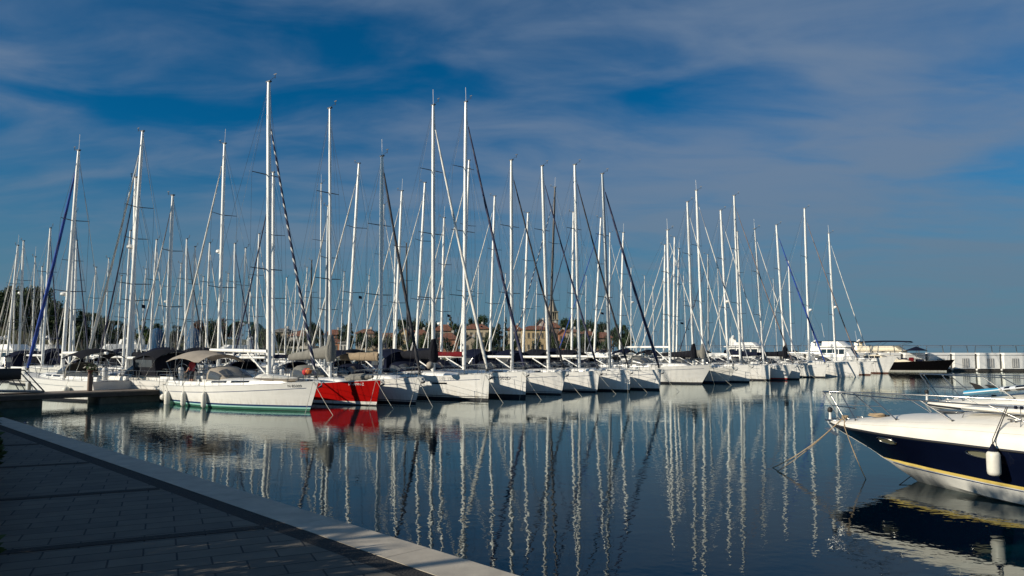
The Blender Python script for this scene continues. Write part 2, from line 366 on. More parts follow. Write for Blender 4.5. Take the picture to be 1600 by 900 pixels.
# ------------------------------------------------------------------ hull form shared by the sailing yachts
class Hull:
    def __init__(s, L, B, f0, f1, rake=.25, srake=.25, stern=.80, full=.86):
        s.L, s.B, s.f0, s.f1, s.rake, s.sr, s.stern, s.full = L, B, f0, f1, rake, srake, stern, full
    def sheer(s, u): return s.f0 + (s.f1 - s.f0) * (u ** 1.5) - .05 * math.sin(math.pi * u)
    def wd(s, u):
        if u < .42: return s.B / 2 * (s.stern + (1 - s.stern) * math.sin(math.pi / 2 * u / .42))
        t = (u - .42) / .58; return s.B / 2 * max(1 - t ** 2.0, 0) ** .92 + .012
    def ww(s, u):
        if u < .42: return s.B / 2 * s.full * (s.stern * .82 + (1 - s.stern * .82) * math.sin(math.pi / 2 * u / .42))
        t = (u - .42) / .58; return s.B / 2 * s.full * max(1 - t ** 1.55, 0) + .008
    def x(s, u, z):
        k = min(max(z / s.sheer(1), 0), 1.0)
        xb = s.L / 2 - s.rake * (1 - k); xs = -s.L / 2 + s.sr * (1 - k)
        return xs + (xb - xs) * u
    def half(s, u, z):
        k = min(max(z / s.sheer(u), 0), 1.0); return s.ww(u) + (s.wd(u) - s.ww(u)) * (k ** .75) if z >= 0 else s.ww(u) * (1 + z * .5)
    def u_at(s, x, z):
        k = min(max(z / s.sheer(1), 0), 1.0); xb = s.L / 2 - s.rake * (1 - k); xs = -s.L / 2 + s.sr * (1 - k)
        return min(max((x - xs) / (xb - xs), 0), 1)
    def pt(s, x, z, side, off=0): return Vector((x, side * (s.half(s.u_at(x, z), z) + off), z))
    def deckw(s, x): return s.wd(s.u_at(x, 1.2))
    def deckz(s, x): return s.sheer(s.u_at(x, 1.2))

def text_mesh(body, size, H, xc, z, side, name, m, parent):
    cu = bpy.data.curves.new('lettering', 'FONT'); cu.body = body; cu.size = size; cu.align_x = 'CENTER'; cu.resolution_u = 2
    ob = bpy.data.objects.new('tmp', cu); COL.objects.link(ob); bpy.context.view_layer.update()
    me = bpy.data.meshes.new_from_object(ob.evaluated_get(bpy.context.evaluated_depsgraph_get())); bpy.data.objects.remove(ob)
    for v in me.vertices:
        x = xc + v.co.x * (1 if side < 0 else -1); zz = z + v.co.y
        v.co = H.pt(x, zz, side, .008)
    me.materials.clear(); me.materials.append(m); me.name = name
    o = bpy.data.objects.new(name, me); COL.objects.link(o); o.parent = parent; return o

def coach_sec(H, x, xa, xf, h, wk, n=11):
    t = (x - xa) / (xf - xa); hh = h * (1 - .55 * t ** 2.2) * (1 if t < .93 else max(.10, 1 - (t - .93) / .07 * .9))
    w = min(H.deckw(x) * wk, H.deckw(xa) * wk) * (1 - .35 * t ** 2); z0 = H.deckz(x) - .03; out = []
    for k in range(n):
        a = math.pi * k / (n - 1); c, s_ = math.cos(a), math.sin(a); e = .42
        out.append(Vector((x + (.0), w * math.copysign(abs(c) ** e, c), z0 + (hh + .03) * (s_ ** .55 if s_ > 0 else 0))))
    return out

def yacht(label, who, head, L, mast_px=None, top=None, bow=None, pos=None, group=None, B=None, f0=1.1, f1=1.5, rake=.25, srake=.3, hull='gel', stripes=None,
          lod=0, sail='fwhite', sail_t=.06, sail_top=.93, cover=None, spar='white', spr=2, dome=None, bimini=None, hood='cgrey', boomlen=None, boomz=None, texts=(), hullwin=None,
          vang=True, antenna=False, cov_line=True, name='sailing_yacht', wheel=True, mr=.125, boomspar='white', boomup=0, jibbag=None, aft_off=None, mast_r=None, cat='sailing yacht', flag=None):
    hx, hy = math.cos(head), math.sin(head)
    B = B or L * .30
    H = Hull(L, B, f0, f1, rake, srake)
    if bow is not None:
        bw = onz(bow[0], bow[1], 0); c = bw - Vector((hx, hy, 0)) * (L / 2 - rake)
    else: c = Vector((pos[0], pos[1], 0))
    root = empty(name, c, head, label=label, cat=cat, group=group)
    # mast foot on the centreline where the photo shows it
    if mast_px is not None:
        k = (mast_px - CX) / F
        bx, by = c.x + hx * L / 2, c.y + hy * L / 2
        a = (bx - k * (by * cp + (1.7 - CAMZ) * sp_)) / (hx - k * hy * cp)
        xm = L / 2 - a
        xm = min(max(xm, -.05 * L), .26 * L)
    else: xm = .07 * L
    foot_w = Vector((c.x + hx * xm, c.y + hy * xm, 0))
    inv = Matrix.Rotation(-head, 3, 'Z')
    # ---- hull
    us = [i / 26 for i in range(27)] if lod == 0 else [i / 13 for i in range(14)]
    st = stripes or [(.07, 'anti'), (.13, 'blackline')]
    zs = [(-.4, 'anti')] + [(z, m_) for z, m_ in st]
    mats = [M[hull]]; names = [hull]
    for z, m_ in st + [(0, 'anti')]:
        if m_ not in names: names.append(m_); mats.append(M[m_])
    mb = MB()
    levels = [-.4] + [z for z, _ in st]; lm = [names.index(m_) for _, m_ in st]
    nup = 5 if lod == 0 else 3
    for side in (-1, 1):
        secs = []
        for u in us:
            row = []
            for z in levels: row.append(Vector((H.x(u, z), side * H.half(u, z), z)))
            zt = H.sheer(u); z0 = levels[-1]
            for j in range(1, nup + 1):
                z = z0 + (zt - z0) * j / nup; row.append(Vector((H.x(u, z), side * H.half(u, z), z)))
            secs.append(row)
        n0 = len(secs[0]) - 1
        mis = [lm[j] if j < len(lm) else 0 for j in range(n0)] + [0]
        if side > 0: secs = secs[::-1]
        mb.loft(secs, False, False, 0, mis)
        if side < 0: st_ring = [v for v in secs[0]]
        else: st_ring2 = [v for v in secs[-1]]
    mb.add(st_ring + st_ring2, [(j, j + 1, len(st_ring) + j + 1, len(st_ring) + j) for j in range(len(st_ring) - 1)])
    for j in range(len(st_ring) - 1): mb.m[-(len(st_ring) - 1) + j] = (lm[j] if j < len(lm) else 0)
    mb.build('hull', mats, root, smooth=30)
    # ---- deck
    mb = MB(); secs = []
    for u in us:
        w_, z_ = H.wd(u) - .005, H.sheer(u) - .012; x_ = H.x(u, H.sheer(u)); secs.append([Vector((x_, w_ * q, z_ + .05 * (1 - q * q) * min(1, w_))) for q in (-1, -.6, 0, .6, 1)])
    mb.loft(secs, False, False); mb.build('deck', M['deck'], root, 30)
    if lod <= 1:
        mb = MB()
        for side in (-1, 1): mb.tube([Vector((H.x(u, H.sheer(u)) , side * (H.wd(u) - .03), H.sheer(u) + .015)) for u in us], .022, 4)
        mb.build('toe_rail', M['alu'] if hull != 'gelred' else M['gel'], root)
        if cov_line:
            mb = MB()
            for side in (-1, 1):
                secs = []
                for u in us[1:-1]:
                    z = H.sheer(u) - .30; x = H.x(u, z)
                    secs.append([Vector((x, side * (H.half(u, z + d_) + .004), z + d_)) for d_ in (-.015, .015)])
                mb.loft(secs, False, False)
            mb.build('cove_stripe', M['navy'] if lod == 0 and hull != 'gelred' else M['grey'], root)
    for wz, wx0, wx1, wh in (hullwin or []):
        mb = MB()
        for side in (-1, 1):
            n = 6; secs = [[H.pt(wx0 + (wx1 - wx0) * i / n, wz, side, .006), H.pt(wx0 + (wx1 - wx0) * i / n, wz + wh, side, .006)] for i in range(n + 1)]
            mb.loft(secs, False, False)
        mb.build('hull_window', M['win'], root)
    # ---- coachroof + windows
    xa, xf = -.14 * L, xm + .17 * L; ch = .42 if L > 11 else .36
    nseg = 12 if lod == 0 else 7
    xs = [xa + (xf - xa) * (i / nseg) for i in range(nseg + 1)]
    secs = [coach_sec(H, x, xa, xf, ch, .66) for x in xs]
    cr = MB().loft(secs, True, True).build('coachroof', M[hull] if hull in ('gel', 'gel2', 'gelcream') else M['gel'], root, 50)
    if lod <= 1:
        for (ta, tb) in ((.08, .30), (.36, .58)):
            for side in (0, 1):
                mb = MB(); q = []
                for i in range(5):
                    x = xa + (xf - xa) * (ta + (tb - ta) * i / 4); s_ = coach_sec(H, x, xa, xf, ch, .66, 25)
                    idx = (1, 4) if side else (23, 20)
                    pp = []
                    for ii in idx:
                        p = s_[ii].copy(); p.y += .012 * (1 if p.y > 0 else -1); p.z += .004; pp.append(p)
                    lo_, hi_ = pp; a_ = lo_ + (hi_ - lo_) * .3; b_ = lo_ + (hi_ - lo_) * 1.0
                    q.append([a_, b_])
                mb.loft(q, False, False); mb.build('cabin_window', M['win'], cr)
    # cockpit coamings, sole, helm
    xk0, xk1 = -L / 2 + .35, xa
    cw = H.deckw(xk0) * .72; dz = H.deckz(xk0)
    mb = MB()
    for side in (-1, 1):
        mb.loft([[Vector((x, side * (cw + .02), dz - .05)), Vector((x, side * (cw - .05), dz + .26)), Vector((x, side * (cw - .22), dz + .26)), Vector((x, side * (cw - .28), dz - .05))] for x in (xk0, (xk0 + xk1) / 2, xk1)], True, True)
    mb.box(((xk0 + xk1) / 2 + .2, 0, dz + .01), (xk1 - xk0 - .5, .5, .03), mi=1)
    mb.build('cockpit', [M['gel'], M['teak']], root, 40)
    if lod <= 1 and wheel:
        wb = MB(); wx = xk0 + .8
        ring = [Vector((wx, .42 * math.cos(a * math.pi / 8), dz + .62 + .42 * math.sin(a * math.pi / 8))) for a in range(17)]
        wb.tube(ring, .016, 5); wb.tube([(wx, -.42, dz + .62), (wx, .42, dz + .62)], .01, 4); wb.tube([(wx, 0, dz + .2), (wx, 0, dz + 1.04)], .01, 4)
        wb.build('steering_wheel', M['steel'], root)
        MB().box((wx + .15, 0, dz + .42), (.22, .3, .8), bev=.06).build('binnacle', M['gel'], root)
    # ---- sprayhood
    def canopy(x0, x1, w_, zb, h, drop, mname, name, sag=0, n=9, seg=6, thick=.03):
        mb = MB(); top_, bot_ = [], []
        for i in range(seg + 1):
            t = i / seg; x = x0 + (x1 - x0) * t; hh = h * (1 - drop * (t ** 2)); row = []
            for k in range(n):
                a = math.pi * k / (n - 1); c_, s_ = math.cos(a), math.sin(a)
                row.append(Vector((x, w_ * (1 - .12 * t * drop) * math.copysign(abs(c_) ** .6, c_), zb + hh * (s_ ** .6 if s_ > 0 else 0) - sag * math.sin(math.pi * t))))
            top_.append(row); bot_.append([p - Vector((0, 0, thick)) for p in row])
        mb.loft([r1 + r2[::-1] for r1, r2 in zip(top_, bot_)], True, True)
        return mb.build(name, M[mname], root, 50)
    if hood:
        x0, x1 = xa - .15, xa + 1.35; hw = H.deckw(xa) * .60; hz_ = H.deckz(xa) + .15
        hd = canopy(x0, x1, hw, hz_, .95, .62, hood, 'sprayhood')
        def cpt(t, a, off=.018):
            hh = .95 * (1 - .62 * t ** 2) + off; c_, s_ = math.cos(a), math.sin(a)
            return Vector((x0 + (x1 - x0) * t, (hw * (1 - .12 * t * .62) + off) * math.copysign(abs(c_) ** .6, c_), hz_ + hh * (s_ ** .6 if s_ > 0 else 0)))
        for a0, a1, t0, t1 in ((.10, .62, .12, .78), (math.pi - .62, math.pi - .10, .12, .78), (.75, 1.42, .55, .96), (1.72, 2.39, .55, .96)):
            if lod == 2: break
            MB().loft([[cpt(t0 + (t1 - t0) * i / 5, a0 + (a1 - a0) * k / 6) for k in range(7)] for i in range(6)], False, False).build('clear_panel', M['winlt'], hd, 0)
    if bimini:
        bw_, bl = bimini[1], bimini[2]; x1 = xk1 - .3; x0 = x1 - bl; zb = H.deckz(xa) + 1.35
        mb = MB(); secs = []
        for i in range(8):
            t = i / 7; x = x0 + (x1 - x0) * t; row = []
            for k in range(9):
                q = -1 + k / 4; row.append(Vector((x, bw_ / 2 * q, zb + .42 * (1 - abs(q) ** 2.4) + .22 * math.sin(math.pi * min(t * 1.15, 1)) - .03)))
            secs.append(row + [p - Vector((0, 0, .03)) for p in row[::-1]])
        bm_ = mb.loft(secs, True, True).build('bimini', M[bimini[0]], root, 50)
        for x in (x0 + .05, (x0 + x1) / 2, x1 - .1):
            pts = [Vector(((x0 + x1) / 2 + (x - (x0 + x1) / 2) * .3, -(H.deckw(x) - .12), H.deckz(x)))]
            sg = .22 * math.sin(math.pi * min((x - x0) / (x1 - x0) * 1.15, 1))
            pts += [Vector((x, bw_ / 2 * q, zb + .42 * (1 - abs(q) ** 2.4) + sg - .075)) for q in (-1, -.75, -.4, 0, .4, .75, 1)]
            pts.append(Vector((pts[0].x, -pts[0].y, pts[0].z)))
            MB().tube(pts, .014, 5).build('frame_hoop', M['steel'], bm_)
    if bimini and bimini[0] in ('cnavy', 'cblack') and int(abs(c.x) * 7) % 2:
        x1 = xk1 - .25; x0 = x1 - bimini[2]; zb = H.deckz(xa) + .25; secs = []
        for x in (x0, x1):
            secs.append([Vector((x + (.25 if q[1] > 1 and x == x0 else 0), bimini[1] * .47 * q[0], zb + q[1])) for q in ((-1, 0), (1, 0), (1, 1.12), (.6, 1.38), (-.6, 1.38), (-1, 1.12))])
        ct = MB().loft(secs, True, True).build('cockpit_shade_canvas', M[bimini[0]], root, 30)  # dark box added to stand for cockpit shade and dark canvas under the boom
        for side in (-1, 1):
            y = side * (bimini[1] * .47 + .006); MB().add([(x0 + .4, y, zb + .55), (x1 - .3, y, zb + .55), (x1 - .3, y, zb + 1.0), (x0 + .5, y, zb + 1.0)], [(0, 1, 2, 3)]).build('clear_panel', M['winlt'], ct, 0)
    # ---- mast
    foot_z = H.deckz(xm) + (ch * .75 if xm < xf else 0)
    if top is not None:
        tw = aty(top[0], top[1], foot_w.y); tl = inv @ (tw - Vector((c.x, c.y, 0)))
        # keep only a plausible sideways lean; athwart error goes into rake
    else: tl = Vector((xm - .3, 0, 16))
    mf = Vector((xm, 0, foot_z)); mh = tl.z
    r0 = mast_r or (mr * (.75 + mh / 60))
    P = lambda t: mf + (tl - mf) * t
    ms = MB().tube([P(0), P(.5), P(.88), P(1)], [r0, r0, r0 * .93, r0 * .68], 8).build('mast', M[spar], root, 50)
    lev = {1: (.5,), 2: (.36, .68), 3: (.27, .51, .75)}[spr]
    tips = []
    for q in lev:
        mb = MB(); sl = (1.05 if lod else .98) * (B / 3.6) * (1.15 - .35 * q); pz = P(q)
        tp = []
        for side in (-1, 1):
            e = pz + Vector((-.22, side * sl, .06)); mb.tube([pz, e], [.035, .022], 5); tp.append(e)
        mb.build('spreader', M['sprd'], ms); tips.append(tp)
    # wind instruments
    mb = MB(); t1 = P(1)
    mb.tube([t1, t1 + Vector((.12, 0, .10)), t1 + Vector((.55, 0, .22))], .014, 4); mb.tube([t1 + Vector((.55, 0, .12)), t1 + Vector((.55, 0, .34))], .02, 4)
    mb.box(t1 + Vector((.55, 0, .36)), (.24, .02, .05)); mb.box(t1 + Vector((0, 0, .05)), (.34, .14, .07))
    if antenna: mb.tube([t1, t1 + Vector((-.05, 0, 1.15))], .018, 4, 1)
    mb.build('wind_vane', [M['sprd'], M['white']], ms)
    if dome:
        q, rr = dome; pz = P(q); mb = MB(); mb.lathe(pz + Vector((.34, 0, 0)), [(rr * .75, -.11), (rr, -.06), (rr, .06), (rr * .75, .12), (.05, .14)], 12); mb.box(pz + Vector((.14, 0, -.14)), (.36, .14, .05))
        mb.build('radar_dome', M['gel'], ms)
    if lod == 0:
        for o_, in ((Vector((-.14, 0, .5)),), (Vector((0, .15, .8)),)): MB().lathe(P(.02) + o_, [(.06, -.06), (.05, .06)], 8).build('mast_winch', M['steel'], ms)
        for q in (.05, .07, .09): MB().box(P(q) + Vector((0, -.14, 0)), (.05, .03, .16)).build('instrument_display', M['sprd'], ms)
    if flag:
        e = tips[0][0] * .55 + P(lev[0]) * .45; ln = MB().tube([e, Vector((e.x, e.y, H.deckz(xm) + .6))], .007, 4).build('flag_halyard', M['wire'], root, 0)
        MB().loft([[e + Vector((-.02 - .09 * k, .03 * math.sin(k * 1.3), -.25 - z - .02 * k)) for z in (0, .12, .24)] for k in range(6)], False, False).build('flag', M[flag], ln, 60)
    # ---- standing rigging
    wr = .0075 if lod == 0 else .010
    mb = MB(); cx_ = xm - .35
    for side, si in ((-1, 0), (1, 1)):
        ch_ = Vector((cx_, side * (H.deckw(cx_) - .12), H.deckz(cx_)))
        pts = [ch_] + [tips[k][si] for k in range(len(tips))] + [P(.97)]
        mb.tube(pts, wr, 4)
        mb.tube([ch_ + Vector((.15, 0, 0)), P(lev[0] - .01)], wr, 4)
        if len(tips) > 1: mb.tube([tips[0][si], P(lev[1] - .01)], wr * .8, 4)
    bs = P(.995); sternx = -L / 2 + .15
    spl = Vector((sternx + 1.6, 0, 4.2)); mb.tube([bs, spl], wr, 4)
    for side in (-1, 1): mb.tube([spl, Vector((sternx, side * H.deckw(sternx) * .75, H.deckz(sternx)))], wr, 4)
    if lod == 0:
        mb.tube([P(.9) + Vector((-.12, 0, 0)), Vector((xm - .6, .3, foot_z))], wr * .8, 4); mb.tube([P(.97) + Vector((.12, .05, 0)), Vector((xm + .9, .25, H.deckz(xm + .9) + .1))], wr * .8, 4)
    mb.build('rigging', M['wire'] if lod < 2 else M['wirelt'], root, 0)
    # ---- furled headsail
    bowp = Vector((L / 2 - .22, 0, H.sheer(1) + .08)); hp = P(sail_top) + Vector((.1, 0, 0))
    if sail:
        mb = MB(); n = 14 if lod == 0 else 6; pts, rs = [], []
        for i in range(n + 1):
            t = i / n; p = bowp + Vector((0, 0, .25)) + (hp - bowp - Vector((0, 0, .25))) * (t * .97); p.z -= .22 * math.sin(math.pi * t) * (tl.z / 16)
            wob = 1 + (.10 * math.sin(i * 2.3) if lod == 0 else 0)
            pts.append(p); rs.append((sail_t * (1.25 - .55 * t)) * wob * (1 if 0 < i < n else .6))
        fs = mb.tube(pts, rs, 7).build('furled_headsail', M[sail], root, 60)
        d2 = MB(); d2.tube([pts[-1], P(min(sail_top + .02, .995))], .012, 4); d2.build('head_swivel', M['sprd'], fs); MB().lathe(bowp + Vector((0, 0, .14)), [(.10, -.07), (.10, -.04), (.05, 0), (.10, .05), (.10, .08)], 8).build('furler_drum', M['sprd'], fs)
    else:
        MB().tube([bowp, hp], wr * 1.4, 4).build('forestay', M['wire'], root, 0)
    # ---- boom
    bl = boomlen or .40 * L; bz = boomz or (foot_z + .95)
    b0, b1 = Vector((xm - .12, 0, bz)), Vector((xm - bl, 0, bz + boomup))
    bm_ = MB().tube([b0, b0 + (b1 - b0) * .5, b1], [.10, .11, .085], 8).build('boom', M[boomspar], root, 50)
    if cover:
        cs, cr0, cr1 = cover; secs = []
        for i in range(9):
            t = i / 8; p = b0 + (b1 - b0) * (.0 + t * .97); rr = cr0 + (cr1 - cr0) * t; rr *= (1 + .06 * math.sin(i * 2.1)); ring = []
            for k in range(10):
                a = 2 * math.pi * k / 10; ring.append(p + Vector((0, rr * .62 * math.cos(a), rr * .55 + rr * math.sin(a) - (.0 if i else .0))))
            secs.append(ring)
        MB().loft(secs, True, True).build('sail_cover', M[cs], bm_, 60)
        if cr0 > .3:     # tall boot round the mast
            MB().lathe(b0 + Vector((.12, 0, .0)), [(.26, -.35), (.34, 0), (.30, .55), (.17, 1.15), (.12, 1.25)], 10).build('mast_boot', M[cs], bm_, 60)
    if vang: MB().tube([Vector((xm - .12, 0, foot_z + .12)), b0 + (b1 - b0) * .34 - Vector((0, 0, .1))], .042, 6).build('vang', M['white'], bm_)
    ml = MB(); ml.tube([b0 + (b1 - b0) * .9, Vector((b0.x + (b1.x - b0.x) * .82, 0, H.deckz(b1.x) + .2))], .014, 4); ml.tube([b1, P(.99)], wr * .7, 4); ml.build('mainsheet', M['ropelt'], bm_, 0)
    # ---- pulpit, pushpit, guard rails
    if lod <= 1:
        tr = .014 if lod == 0 else .017
        zt = .62; mb = MB(); xb = L / 2
        def dk(x, side, up): return Vector((x, side * max(H.deckw(x) - .07, .05), H.deckz(min(x, L / 2)) + up))
        nose = Vector((xb + .05, 0, H.sheer(1) + zt))
        for side in (-1, 1):
            mb.tube([nose + Vector((0, side * .10, 0)), dk(xb - .6, side, zt + .02), dk(xb - 1.5, side, zt)], tr, 5); mb.tube([dk(xb - 1.5, side, zt), dk(xb - 1.55, side, 0)], tr, 5)
            mb.tube([dk(xb - .6, side, zt), dk(xb - .75, side, 0)], tr, 5); mb.tube([nose + Vector((0, side * .10, 0)), Vector((xb - .25, side * .08, H.sheer(1)))], tr, 5)
            mb.tube([nose + Vector((-.06, side * .1, -.3)), dk(xb - 1.52, side, zt * .5)], tr * .8, 5)
        mb.tube([nose + Vector((0, -.1, 0)), nose + Vector((0, .1, 0))], tr, 5); mb.build('pulpit', M['steel'], root)
        x0 = -L / 2 + .12
        for side in (-1, 1):
            mb = MB(); mb.tube([dk(x0, side * .35, zt), dk(x0, side, zt), dk(x0 + 1.1, side, zt)], tr, 5)
            for xx, sd in ((x0, side * .35), (x0, side), (x0 + 1.1, side)): mb.tube([dk(xx, sd, zt), dk(xx, sd, 0)], tr, 5)
            mb.tube([dk(x0, side, zt * .5), dk(x0 + 1.1, side, zt * .5)], tr * .8, 5)
            mb.build('pushpit', M['steel'], root)
        mb = MB(); xs = []
        x = x0 + 1.1
        while x < xb - 1.6: xs.append(x); x += 1.75
        xs.append(xb - 1.5)
        for side in (-1, 1):
            for up in (zt - .01, zt * .5):
                mb.tube([dk(q, side, up - .0) for q in xs], .007 if lod == 0 else .010, 4)
            for q in xs[1:-1]: mb.tube([dk(q, side, 0), dk(q, side, zt)], .012, 5)
        mb.build('guard_rail', M['steel'], root)
        # anchor on its bow roller
        mb = MB(); q = Vector((L / 2 + .08, 0, H.sheer(1) - .02))
        mb.box(q + Vector((-.15, 0, .03)), (.55, .14, .05)); mb.tube([q + Vector((-.5, 0, .09)), q + Vector((.10, 0, .03)), q + Vector((.16, 0, -.16))], .028, 5)
        mb.loft([[q + Vector((.18, -.02, -.14)), q + Vector((.18, .02, -.14)), q + Vector((.16, 0, -.10))], [q + Vector((.02, -.16, -.27)), q + Vector((.02, .16, -.27)), q + Vector((.0, 0, -.18))], [q + Vector((-.16, -.02, -.32)), q + Vector((-.16, .02, -.32)), q + Vector((-.16, 0, -.29))]], True, True)
        mb.build('anchor', M['grey'], root)
    if lod == 0:
        for hx_, sz_ in ((xm + .22 * L, .5), (xm + .07 * L, .45)):
            s_z = H.deckz(hx_) + (.05 if hx_ > xf else ch * .75 + .06)
            MB().box((hx_, 0, s_z + .03), (sz_, sz_, .05), bev=.02).build('deck_hatch', M['winlt'], root)
        for side in (-1, 1):
            for xx in (L / 2 - 1.1, -L / 2 + .6): mb = MB(); mb.box((xx, side * (H.deckw(xx) - .15), H.deckz(xx) + .05), (.24, .04, .04)); mb.box((xx, side * (H.deckw(xx) - .15), H.deckz(xx) + .02), (.08, .05, .05)); mb.build('mooring_cleat', M['steel'], root)
        for side in (-1, 1): wn_ = MB(); wn_.lathe((xk1 - .9, side * (cw - .12), dz + .36), [(.10, -.1), (.08, -.02), (.09, .09)], 10); wn_.build('winch', M['steel'], root)
        if jibbag: MB().loft([[Vector((x, .22 * math.cos(a * math.pi / 4) * s_, H.deckz(x) + .22 + .2 * math.sin(a * math.pi / 4) * s_)) for a in range(8)] for x, s_ in ((L / 2 - 3.2, .3), (L / 2 - 2.7, 1.1), (L / 2 - 1.6, 1.2), (L / 2 - .7, .4))], True, True).build('sail_bag', M[jibbag], root, 60)
    for body, size, xc, z, m_ in texts:
        text_mesh(body, size, H, L / 2 - xc, z, -1, 'registration_lettering', M[m_], root)
    root['_'] = 0; del root['_']
    return dict(root=root, H=H, c=c, head=head, L=L, xm=xm, P=P, dz=dz, xa=xa, xf=xf)

def W(b, p):
    return Matrix.Rotation(b['head'], 3, 'Z') @ Vector(p) + Vector((b['c'].x, b['c'].y, 0))
def fender(b, xl, label, r=.13, h=.62, zc=None, side=-1, group='fenders hung over the yacht hulls', ball=False, m='fender'):
    H = b['H']; zt = H.deckz(xl) + .45; z0 = zc if zc is not None else H.deckz(xl) - .30 - h / 2
    p = H.pt(xl, max(z0, .1), side, r + .03); pt = W(b, (p.x, p.y, z0))
    root = empty('fender', (pt.x, pt.y, z0 - h / 2), 0, label=label, cat='fender', group=group)
    if ball: MB().ball((0, 0, h / 2), r, 14).build('fender_body', M[m], root, 60)
    else: MB().lathe((0, 0, 0), [(r * .25, -.02), (r * .45, .01), (r * .85, .06), (r, .13), (r, h - .13), (r * .85, h - .05), (r * .45, h), (r * .22, h + .05)], 14).build('fender_body', M[m], root, 60)
    q = H.pt(xl, H.deckz(xl), side, .02); qw = W(b, (q.x, q.y, zt)) - Vector((pt.x, pt.y, z0 - h / 2)); qd_ = W(b, (q.x, q.y, H.deckz(xl) + .02)) - Vector((pt.x, pt.y, z0 - h / 2))
    MB().tube([(0, 0, h + .03), qd_, qw], .009, 4).build('fender_line', M['ropelt'], root, 0)
    return root
def sag_line(name, p0, p1, r, m, label, group='mooring lines', sag=.15, n=10):
    pts = []
    for i in range(n + 1):
        t = i / n; p = Vector(p0).lerp(Vector(p1), t); p.z -= sag * 4 * t * (1 - t); pts.append(p)
    o = MB().tube(pts, r, 5).build(name, M[m], None, 0); return tag(o, label, 'mooring line', group)

# ------------------------------------------------------------------ FRONT ROW of sailing yachts (bows to the right)
G1 = 'sailing yachts moored stern to the long pontoon, bows towards the quay'
H45, H35, H40 = R(-45), R(-35), R(-40)
FB = {}
FB['main'] = yacht('white sloop with navy and green waterline stripes, taupe canopy and white fenders, nearest the promenade', 'the striped white sloop', H35, 12.3, 420, (420, 129), bow=(484, 642.5), group=G1, f0=1.06, f1=1.50, rake=.62, srake=.75,
    hull='gel', stripes=[(.02, 'anti'), (.12, 'green'), (.19, 'aqua'), (.28, 'navy')], sail='fstripe', sail_t=.07, sail_top=.86, bimini=('ctaupe', 2.9, 3.3), hood='ctaupe', spr=2, antenna=False,
    texts=[('N 85009', .20, 1.15, 1.20, 'txtblack')], boomz=3.0, boomup=.1, boomlen=5.4)
FB['red'] = yacht('red hulled sloop with white toe rail and grey sail cover, between two white yachts', 'the red sloop', H40, 11.0, 516, (515.5, 170), bow=(588, 634), group=G1, hull='gelred', f0=1.05, f1=1.42, rake=.35,
    stripes=[(.06, 'blackline'), (.22, 'gel')], sail=None, cover=('cgrey', .42, .22), spr=2, bimini=None, hood='cgrey', texts=[('ST-109N-Z', .20, 1.35, 1.12, 'txtwhite')], cov_line=False, boomz=2.75, boomup=-.25, antenna=False, mr=.085, jibbag='cgrey')
FB['nd440'] = yacht('white yacht lettered ND 440 with black furled headsail, right of the red sloop', 'the yacht lettered ND 440', H45, 11.4, 594, (597, 245), bow=(649, 630.5), group=G1, rake=.6, sail='fblack', sail_t=.085, hood='cnavy', sail_top=.95,
    texts=[('ND 440', .30, 2.75, 1.08, 'txtblack')], stripes=[(.10, 'anti'), (.15, 'gel'), (.19, 'blackline')], cover=('ctan', .30, .24), antenna=True, bimini=('cnavy', 2.6, 2.0))
FB['sve194'] = yacht('white yacht lettered SVE 194 with long white furled headsail and silver mast', 'the yacht lettered SVE 194', H45, 13.6, 677, (677, 165), bow=(763, 626), group=G1, sail='fwhite', sail_t=.085, hood='cnavy', f0=1.2, f1=1.62, rake=.1,
    texts=[('SVE 194', .32, 2.7, 1.20, 'txtgrey')], hullwin=[(.95, 1.1, 2.3, .10), (.95, 3.0, 4.1, .10)], stripes=[(.14, 'anti'), (.20, 'gel'), (.24, 'blackline')], spar='alu', cover=('cblack', .34, .24), bimini=('cnavy', 2.8, 2.2), antenna=True, spr=3)
FB['sve1002'] = yacht('white yacht lettered SVE 1002D whose tall mast carries a black furled headsail', 'the yacht lettered SVE 1002D', H45, 14.2, 725, (728, 160), bow=(821, 621.5), group=G1, sail='fnavy', sail_t=.09, hood='cnavy', f0=1.25, f1=1.68, rake=.1,
    texts=[('SVE 1002D', .32, 1.7, 1.14, 'txtblack')], stripes=[(.16, 'anti'), (.2, 'blackline')], cover=('cred', .22, .18), bimini=('cnavy', 2.8, 2.2), antenna=True, spr=3)
FB['f6'] = yacht('white yacht with dark furled headsail crossing the sky left of the church tower', 'the sixth white yacht', H45, 12.2, 800, (799, 251), bow=(877, 616.8), group=G1, sail='fblack', sail_t=.068, hood='cnavy', f0=1.2, f1=1.6, rake=.45, B=4.1, bimini=('cnavy', 2.6, 2.1), stripes=[(.1, 'anti'), (.16, 'gel'), (.20, 'navy')], spar='alu')
FB['f7'] = yacht('white yacht with black and white banded furled sail, its mast against the church tower', 'the yacht before the church', H45, 12.2, 857, (847, 260), bow=(933, 612.8), group=G1, sail='fnavy', sail_t=.065, hood='cnavy', f0=1.15, f1=1.55, rake=.25, bimini=('cnavy', 2.6, 2.1), spar='alu', stripes=[(.1, 'anti'), (.14, 'gel'), (.18, 'blackline')])
FB['f8'] = yacht('white yacht lettered NO 997E with black furled sail and low black sail cover', 'the yacht lettered NO 997E', H45, 12.4, 905, (898, 258), bow=(984, 611.5), group=G1, sail='fblack', sail_t=.068, hood='cblack', f0=1.2, f1=1.6, rake=.08, texts=[('NO 997 E', .24, 2.1, 1.18, 'txtblack')], cover=None, bimini=('cblack', 2.8, 2.3))
